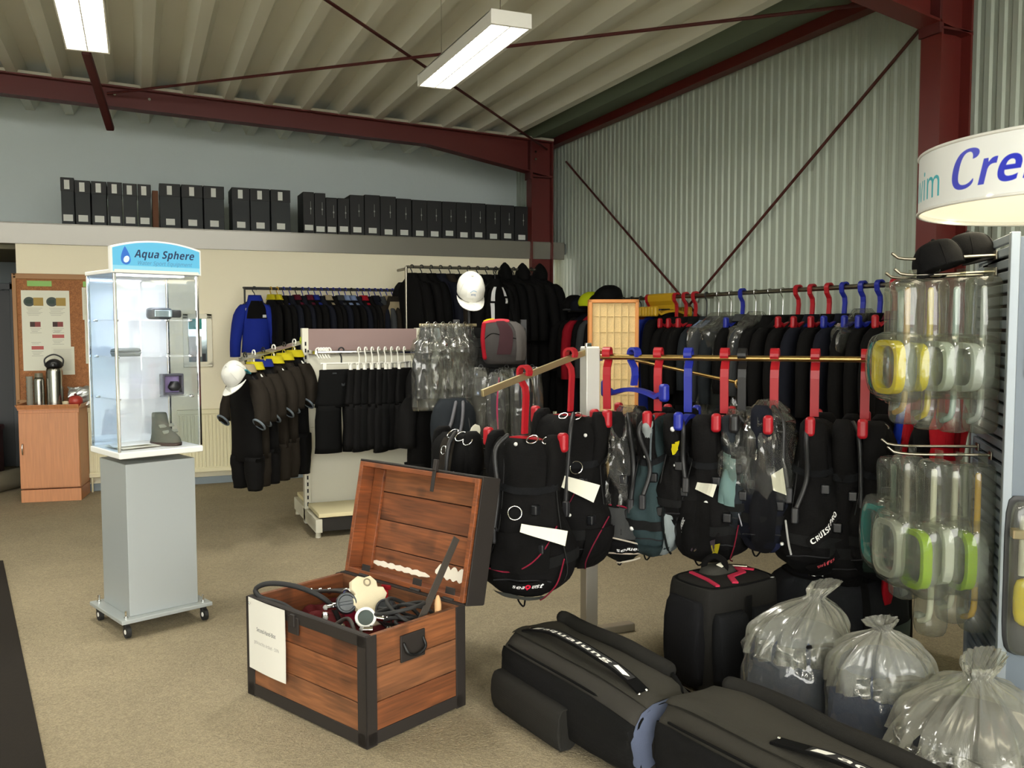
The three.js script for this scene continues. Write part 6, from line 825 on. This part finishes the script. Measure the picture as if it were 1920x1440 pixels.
// ================= BAGS ON THE FLOOR =================
const RX = (g) => { const q = prep(g); q.rotateX(Math.PI / 2); return q; };      // loft axis y -> z, up = -z of the loft (u = -90 deg is the top)
const TOP = -Math.PI / 2;
function duffel(o) {
  const t = thing('duffel_bag', o.label, 'duffel bag', o.pos, o.turn), L = o.L, w = o.w / 2, h = o.h / 2, m = fab(o.c ?? 0x35332f, 0.9);
  const B = loft([[-L / 2, 0, -h, w * 0.5, h * 0.55, 3], [-L / 2 + 0.015, 0, -h, w * 0.82, h * 0.85, 3.2], [-L / 2 + 0.06, 0, -h, w * 0.96, h * 0.97, 3.2], [-L * 0.2, 0, -h, w, h, 3], [L * 0.15, 0, -h * 1.0, w * 1.0, h * 1.0, 3], [L / 2 - 0.08, 0, -h * 0.96, w * 0.97, h * 0.95, 2.8], [L / 2 - 0.02, 0, -h * 0.9, w * 0.84, h * 0.84, 2.6], [L / 2, 0, -h * 0.88, w * 0.5, h * 0.5, 2.6]], 44, 34, { fold: 0.05, seed: o.seed, fv: 5 });
  part('bag_body', RX(B.g), m, t);
  const S = (a0, a1, v0, v1, c, name, thick = 0.006, label) => part(name, RX(sheet(B, (s, q) => [TOP + lerp(a0, a1, s), lerp(v0, v1, q)], 0.003, 12, 14, thick)), fab(c, 0.9), t, label);
  S(-0.55, 0.42, 0.16, 0.84, 0x3b3933, 'top_flap', 0.007);
  part('zip', RX(line(B, [[TOP + 0.5, 0.06], [TOP + 0.52, 0.3], [TOP + 0.52, 0.6], [TOP + 0.5, 0.9]], 0.0045, 0.001)), F('K'), t); part('zip', RX(line(B, [[TOP - 0.98, 0.04], [TOP - 1.0, 0.3], [TOP - 1.0, 0.6], [TOP - 0.98, 0.95]], 0.005, 0.001)), F('K'), t);
  S(-2.1, -1.1, 0.08, 0.9, 0x151515, 'side_panel', 0.004, 'black lower side panel'); S(1.1, 2.1, 0.08, 0.9, 0x151515, 'side_panel', 0.004, 'black lower side panel');
  for (const v of [0.1, 0.87]) part('piping', RX(line(B, [-1.5, -0.9, -0.3, 0.3, 0.9, 1.5].map(a => [TOP + a, v]), 0.006, 0.001)), F('K'), t);
  if (o.end) S(-2.2, 2.2, 0.84, 0.985, o.end, 'end_panel', 0.005, 'blue-grey end panel');
  // lettered carrying handle
  const hp = []; const a = -0.28, v0 = o.hv0 ?? 0.3, v1 = o.hv1 ?? 0.72; for (let i = 0; i <= 12; i++) { const q = i / 12; hp.push(B.on(TOP + a, lerp(v0, v1, q), 0.008 + 0.045 * Math.sin(q * Math.PI))); }
  const strip = (wd, thk, rise, q0, q1) => { const pos = [], uv = [], idx = []; const N = 20; for (let i = 0; i <= N; i++) { const q = lerp(q0, q1, i / N), c = B.on(TOP + a, lerp(v0, v1, q), 0.008 + rise + 0.05 * Math.sin(q * Math.PI)); for (const [dx, dz] of [[-1, 0], [1, 0], [1, 1], [-1, 1]]) { pos.push(c.x + dx * wd / 2, c.y, c.z - dz * thk); uv.push((i / N), dx > 0 ? 1 : 0); } } for (let i = 0; i < N; i++) for (let k = 0; k < 4; k++) { const A = i * 4 + k, C = i * 4 + (k + 1) % 4; idx.push(A, A + 4, C, C, A + 4, C + 4); } idx.push(0, 1, 2, 0, 2, 3); const e = N * 4; idx.push(e, e + 2, e + 1, e, e + 3, e + 2); const g = new THREE.BufferGeometry(); g.setAttribute('position', new THREE.Float32BufferAttribute(pos, 3)); g.setAttribute('uv', new THREE.Float32BufferAttribute(uv, 2)); g.setIndex(idx); const n = g.toNonIndexed(); n.computeVertexNormals(); return RX(n); };
  part('lettered_handle', strip(0.05, 0.008, 0, 0, 1), F('K'), t);
  const lt = std(0xffffff, 0.7, { side: THREE.DoubleSide, map: canvasTex(512, 96, (c, W, H) => { c.fillStyle = '#1b1b1c'; c.fillRect(0, 0, W, H); c.save(); c.fillStyle = '#efeee6'; c.beginPath(); c.moveTo(14, 20); c.lineTo(60, 14); c.lineTo(48, 74); c.lineTo(8, 80); c.fill(); c.font = 'bold 78px sans-serif'; c.fillText('aqualung', 72, 72, 340); c.beginPath(); c.moveTo(430, 12); c.lineTo(500, 40); c.lineTo(480, 84); c.lineTo(425, 60); c.fill(); c.restore(); }) });
  part('handle_print', strip(0.036, 0.001, 0.0085, 0.12, 0.88), lt, t, 'white lettering on the handle');
  for (const v of [v0, v1]) for (const d of [-0.09, 0.09]) part('rivet', RX(new THREE.SphereGeometry(0.007, 8, 6).translate(...B.on(TOP + a + d, v, 0.01).toArray())), M.chrome, t);
  // long padded grip along the far top edge
  const pg = []; for (let i = 0; i <= 10; i++) { const q = i / 10; pg.push([TOP + 0.5 + 0.05 * Math.sin(q * 6), lerp(o.pv0 ?? 0.28, o.pv1 ?? 0.66, q)]); }
  const padPts = pg.map(([u, v], i) => B.on(u, v, 0.026)); const pad = new THREE.TubeGeometry(new THREE.CatmullRomCurve3(padPts), 30, 0.03, 12); const e0 = new THREE.SphereGeometry(0.03, 12, 8).translate(...padPts[0].toArray()), e1 = new THREE.SphereGeometry(0.03, 12, 8).translate(...padPts[10].toArray());
  part('padded_grip', RX(merge([pad, e0, e1])), fab(0x242320, 0.85), t); part('grip_webbing', RX(tube([B.on(pg[10][0], (o.pv1 ?? 0.66), 0.03), B.on(pg[10][0] - 0.05, (o.pv1 ?? 0.66) + 0.07, 0.006), B.on(pg[10][0] - 0.15, (o.pv1 ?? 0.66) + 0.14, 0.004)], 0.009, 6)), F('K'), t);
  for (const [x, z] of [[-w * 0.55, -L / 2 + 0.03], [w * 0.55, -L / 2 + 0.03]]) part('wheel', cyl(0.035, 0.035, 0.03, x, 0.036, z - 0.02, 18, 'x'), M.rubber, t);
  const zp = B.on(TOP - 1.0, 0.09, 0.012); for (const d of [0, 0.035]) part('zip_pull', RX(bx(0.008, 0.014, 0.03, zp.x - 0.004, zp.y + d, zp.z + 0.012, 0.003)), M.chrome, t);
  if (o.pocket) part('end_pocket', RX(loft([[-L / 2 + 0.06, -w * 1.02, -0.09, 0.035, 0.07, 3], [-L / 2 + 0.09, -w * 1.08, -0.09, 0.05, 0.08, 3], [0.05, -w * 1.08, -0.09, 0.05, 0.08, 3], [0.08, -w * 1.02, -0.09, 0.035, 0.07, 3]], 18, 8, { fold: 0.05, seed: 3 }).g), fab(0x242320), t);
  return t;
}
duffel({ label: 'dark grey duffel bag with lettered handle and blue-grey end panel', pos: [1.575, 0, 6.34], turn: 0.17, L: 0.86, w: 0.36, h: 0.31, seed: 2, end: 0x5a6278, pocket: 1 });
duffel({ label: 'dark grey duffel bag at the bottom edge, in front of plastic bags', pos: [1.80, 0, 7.22], turn: 0.2, L: 0.92, w: 0.38, h: 0.315, seed: 9, c: 0x312f2a, hv0: 0.5, hv1: 0.92, pv0: 0.3, pv1: 0.86 });
{ // trolley
  const t = thing('trolley_bag', 'upright black trolley bag with red straps and top handle', 'trolley bag', [2.335, 0, 6.10], 0.14), w = 0.43, d = 0.29, h = 0.46;
  const B = loft([[0.02, 0, 0, w * 0.46, d * 0.46, 4], [0.04, 0, 0, w / 2, d / 2, 5], [h * 0.5, 0, 0, w * 0.51, d * 0.52, 5], [h - 0.03, 0, 0, w / 2, d / 2, 5], [h, 0, 0, w * 0.46, d * 0.45, 4], [h + 0.006, 0, 0, w * 0.2, d * 0.2, 3]], 44, 24, { fold: 0.02, seed: 3 });
  part('bag_body', B.g, fab(0x201f1d), t);
  for (const x of [-0.11, 0.09]) part('front_pocket', loft([[0.06, x, d / 2 + 0.01, 0.075, 0.03, 4], [0.2, x, d / 2 + 0.015, 0.085, 0.04, 4], [0.33, x, d / 2 + 0.012, 0.082, 0.032, 4], [0.36, x, d / 2 + 0.002, 0.07, 0.015, 4]], 22, 10, { fold: 0.05, seed: x * 9 }).g, fab(0x191a1c), t);
  part('side_pocket', loft([[0.05, -w / 2 - 0.005, 0, 0.03, 0.1, 4], [0.2, -w / 2 - 0.01, 0, 0.04, 0.11, 4], [0.38, -w / 2, 0, 0.03, 0.1, 4], [0.4, -w / 2, 0, 0.01, 0.05, 4]], 22, 8, { fold: 0.05, seed: 5 }).g, fab(0x151517), t);
  part('webbing', [bx(0.03, 0.36, 0.004, -0.015, 0.24, d / 2 + 0.022, 0.001)], F('K'), t);
  const flat = (pts, wd) => { const n = pts.length, l = [], r = []; for (let i = 0; i < n; i++) { const a = pts[Math.max(0, i - 1)], b = pts[Math.min(n - 1, i + 1)], dx = b[0] - a[0], dz = b[1] - a[1], k = Math.hypot(dx, dz); l.push([pts[i][0] - dz / k * wd, -(pts[i][1] + dx / k * wd)]); r.push([pts[i][0] + dz / k * wd, -(pts[i][1] - dx / k * wd)]); } const g = prep(extrude([...l, ...r.reverse()], 0.006, 0.001)); g.rotateX(-Math.PI / 2); g.translate(0, h + 0.006, 0); return g; };
  const red = fab(0xb02c46, 0.8); part('red_strap', flat([[-0.15, 0.12], [-0.12, 0.03], [-0.1, -0.1]], 0.008), red, t); part('red_strap', flat([[-0.05, 0.12], [0.0, 0.04], [0.1, 0.015], [0.13, -0.06]], 0.012), red, t); part('red_strap', flat([[0.08, -0.09], [0.13, -0.05], [0.17, 0.01]], 0.008), red, t);
  part('top_handle', tube([[-0.03, h, -0.09], [-0.035, h + 0.05, -0.08], [0.0, h + 0.075, -0.06], [0.03, h + 0.055, -0.03], [0.03, h, -0.02]], 0.014, 8, 20), F('k'), t); part('handle_sleeve', loft([[h - 0.005, 0.02, -0.06, 0.09, 0.06, 3], [h + 0.03, 0.02, -0.06, 0.07, 0.045, 3], [h + 0.036, 0.02, -0.06, 0.03, 0.02, 3]], 20, 5).g, fab(0x33322e), t); part('white_label', xf(bx(0.06, 0.004, 0.028, 0, 0, 0, 0.001), [0.03, h + 0.04, -0.04], [0.25, 0.3, 0]), M.paper, t); part('pull_tube', bar([0.1, h + 0.012, -0.1], [0.17, h + 0.012, -0.03], 0.008), M.rail, t);
  for (const x of [-0.16, 0.16]) part('wheel', cyl(0.03, 0.03, 0.03, x, 0.03, -d / 2, 16, 'x'), M.rubber, t);
  for (const z of [0.11]) part('piping', [line(B, Array.from({ length: 12 }, (_, i) => [i / 11 * 6.28, 0.78]), 0.006, 0)], F('K'), t);
  part('side_print', sheet(B, (s, q) => [lerp(1.02, 0.9, s), lerp(0.72, 0.78, q)], 0.004, 4, 3), P(0xc8c8c8, 0.7), t);
}
{ // black bag at the back right
  const t = thing('gear_bag', 'large black gear bag behind the plastic-wrapped bags', 'bag', [2.98, 0, 6.1], 0.3), w = 0.62, d = 0.5, h = 0.44;
  const B = loft([[0, 0, 0, w * 0.46, d * 0.46, 4], [0.03, 0, 0, w / 2, d / 2, 4], [h * 0.6, 0, 0, w * 0.52, d * 0.52, 3.6], [h - 0.05, 0, 0, w * 0.48, d * 0.48, 3.4], [h, 0, 0, w * 0.36, d * 0.36, 3], [h + 0.01, 0, 0, w * 0.15, d * 0.15, 2.5]], 44, 22, { fold: 0.05, seed: 8 });
  part('bag_body', B.g, fab(0x1d1e21), t); part('zip', line(B, Array.from({ length: 18 }, (_, i) => [i / 17 * 6.28, 0.72]), 0.006, 0), F('K'), t);
  part('strap', sheet(B, (s, q) => [lerp(1.95, 2.1, s), lerp(0.2, 0.9, q)], 0.004, 4, 14, 0.004), F('k'), t); part('strap', sheet(B, (s, q) => [lerp(1.1, 1.25, s), lerp(0.2, 0.9, q)], 0.004, 4, 14, 0.004), F('k'), t); part('carry_handle', tube([[-0.1, h, 0.05], [-0.06, h + 0.06, 0.06], [0.06, h + 0.06, 0.06], [0.1, h, 0.05]], 0.014, 8, 18), fab(0x2d2a26), t); part('buckle', bx(0.05, 0.06, 0.02, ...B.on(1.45, 0.55, 0.01).toArray(), 0.006), P(0x5a6464, 0.4), t); part('print', sheet(B, (s, q) => [lerp(1.6, 1.3, s), lerp(0.3, 0.36, q)], 0.004, 5, 3), P(0x3c4c48, 0.7), t);
}
function wrapped(label, pos, turn, r, rz, h, c, seed, tie) {
  const t = thing('wrapped_bag', label, 'bag', pos, turn);
  const B = loft([[0.01, 0, 0, r * 0.8, rz * 0.8, 3], [0.04, 0, 0, r * 0.9, rz * 0.9, 3], [h * 0.5, 0, 0, r * 0.93, rz * 0.93, 2.8], [h * 0.72, 0, 0, r * 0.84, rz * 0.84, 2.6], [h * 0.8, 0, 0, r * 0.5, rz * 0.5, 2.4], [h * 0.82, 0, 0, r * 0.2, rz * 0.2, 2]], 30, 20, { fold: 0.05, seed }); part('inner_bag', B.g, fab(c), t); part('inner_strap', line(B, [[0.6, 0.2], [1.0, 0.45], [1.6, 0.6], [2.4, 0.62]], 0.01, 0.001), F('k'), t);
  part('plastic_cover', loft([[0.0, 0, 0, r * 0.85, rz * 0.85, 2.6], [0.05, 0, 0, r * 0.98, rz * 0.98, 2.6], [h * 0.5, 0, 0, r * 1.05, rz * 1.05, 2.4], [h * 0.66, 0, 0, r * 1.02, rz * 1.02, 2.2], [h * 0.74, tie[0] * 0.1, tie[1] * 0.1, r * 0.97, rz * 0.97, 2]], 72, 44, { fold: 0.08, seed: seed + 1, fu: 3, fv: 5, open: true }).g, M.film, t);
  part('plastic_top', loft([[h * 0.6, 0, 0, r * 1.02, rz * 1.02, 2.2], [h * 0.73, tie[0] * 0.1, tie[1] * 0.1, r * 0.99, rz * 0.99, 2], [h * 0.82, tie[0] * 0.3, tie[1] * 0.3, r * 0.9, rz * 0.88, 2], [h * 0.91, tie[0] * 0.7, tie[1] * 0.7, r * 0.66, rz * 0.62, 2], [h * 0.97, tie[0], tie[1], r * 0.3, rz * 0.28, 2], [h * 1.0, tie[0] * 1.1, tie[1] * 1.1, r * 0.2, rz * 0.18, 2], [h * 1.04, tie[0] * 1.5, tie[1] * 1.2, r * 0.34, rz * 0.24, 2], [h * 1.07, tie[0] * 2.0, tie[1] * 1.4, r * 0.46, rz * 0.28, 2]], 80, 34, { fold: 0.17, seed: seed + 2, fu: 6, fv: 2, open: true }).g, M.milky, t, 'gathered milky plastic top');
  return t;
}
wrapped('tall bag in tied clear plastic, next to the black trolley bag', [2.30, 0, 6.62], 0.4, 0.19, 0.175, 0.515, 0x4a5060, 11, [0.07, 0.03]);
wrapped('blue-grey bag in milky plastic, between trolley bag and mask display', [2.36, 0, 6.98], 0.2, 0.17, 0.16, 0.515, 0x46506c, 17, [-0.03, 0.02]);
{ const w3 = wrapped('wide dark bag in crumpled milky plastic at lower right corner', [2.31, 0, 7.38], 0.5, 0.265, 0.21, 0.455, 0x1e2026, 23, [0.1, 0.0]); part('white_tag', xf(bx(0.04, 0.03, 0.002, 0, 0, 0, 0), [-0.12, 0.33, 0.21], [-0.3, -0.3, 0.4]), M.white, w3); }
renderer.render(scene, camera);
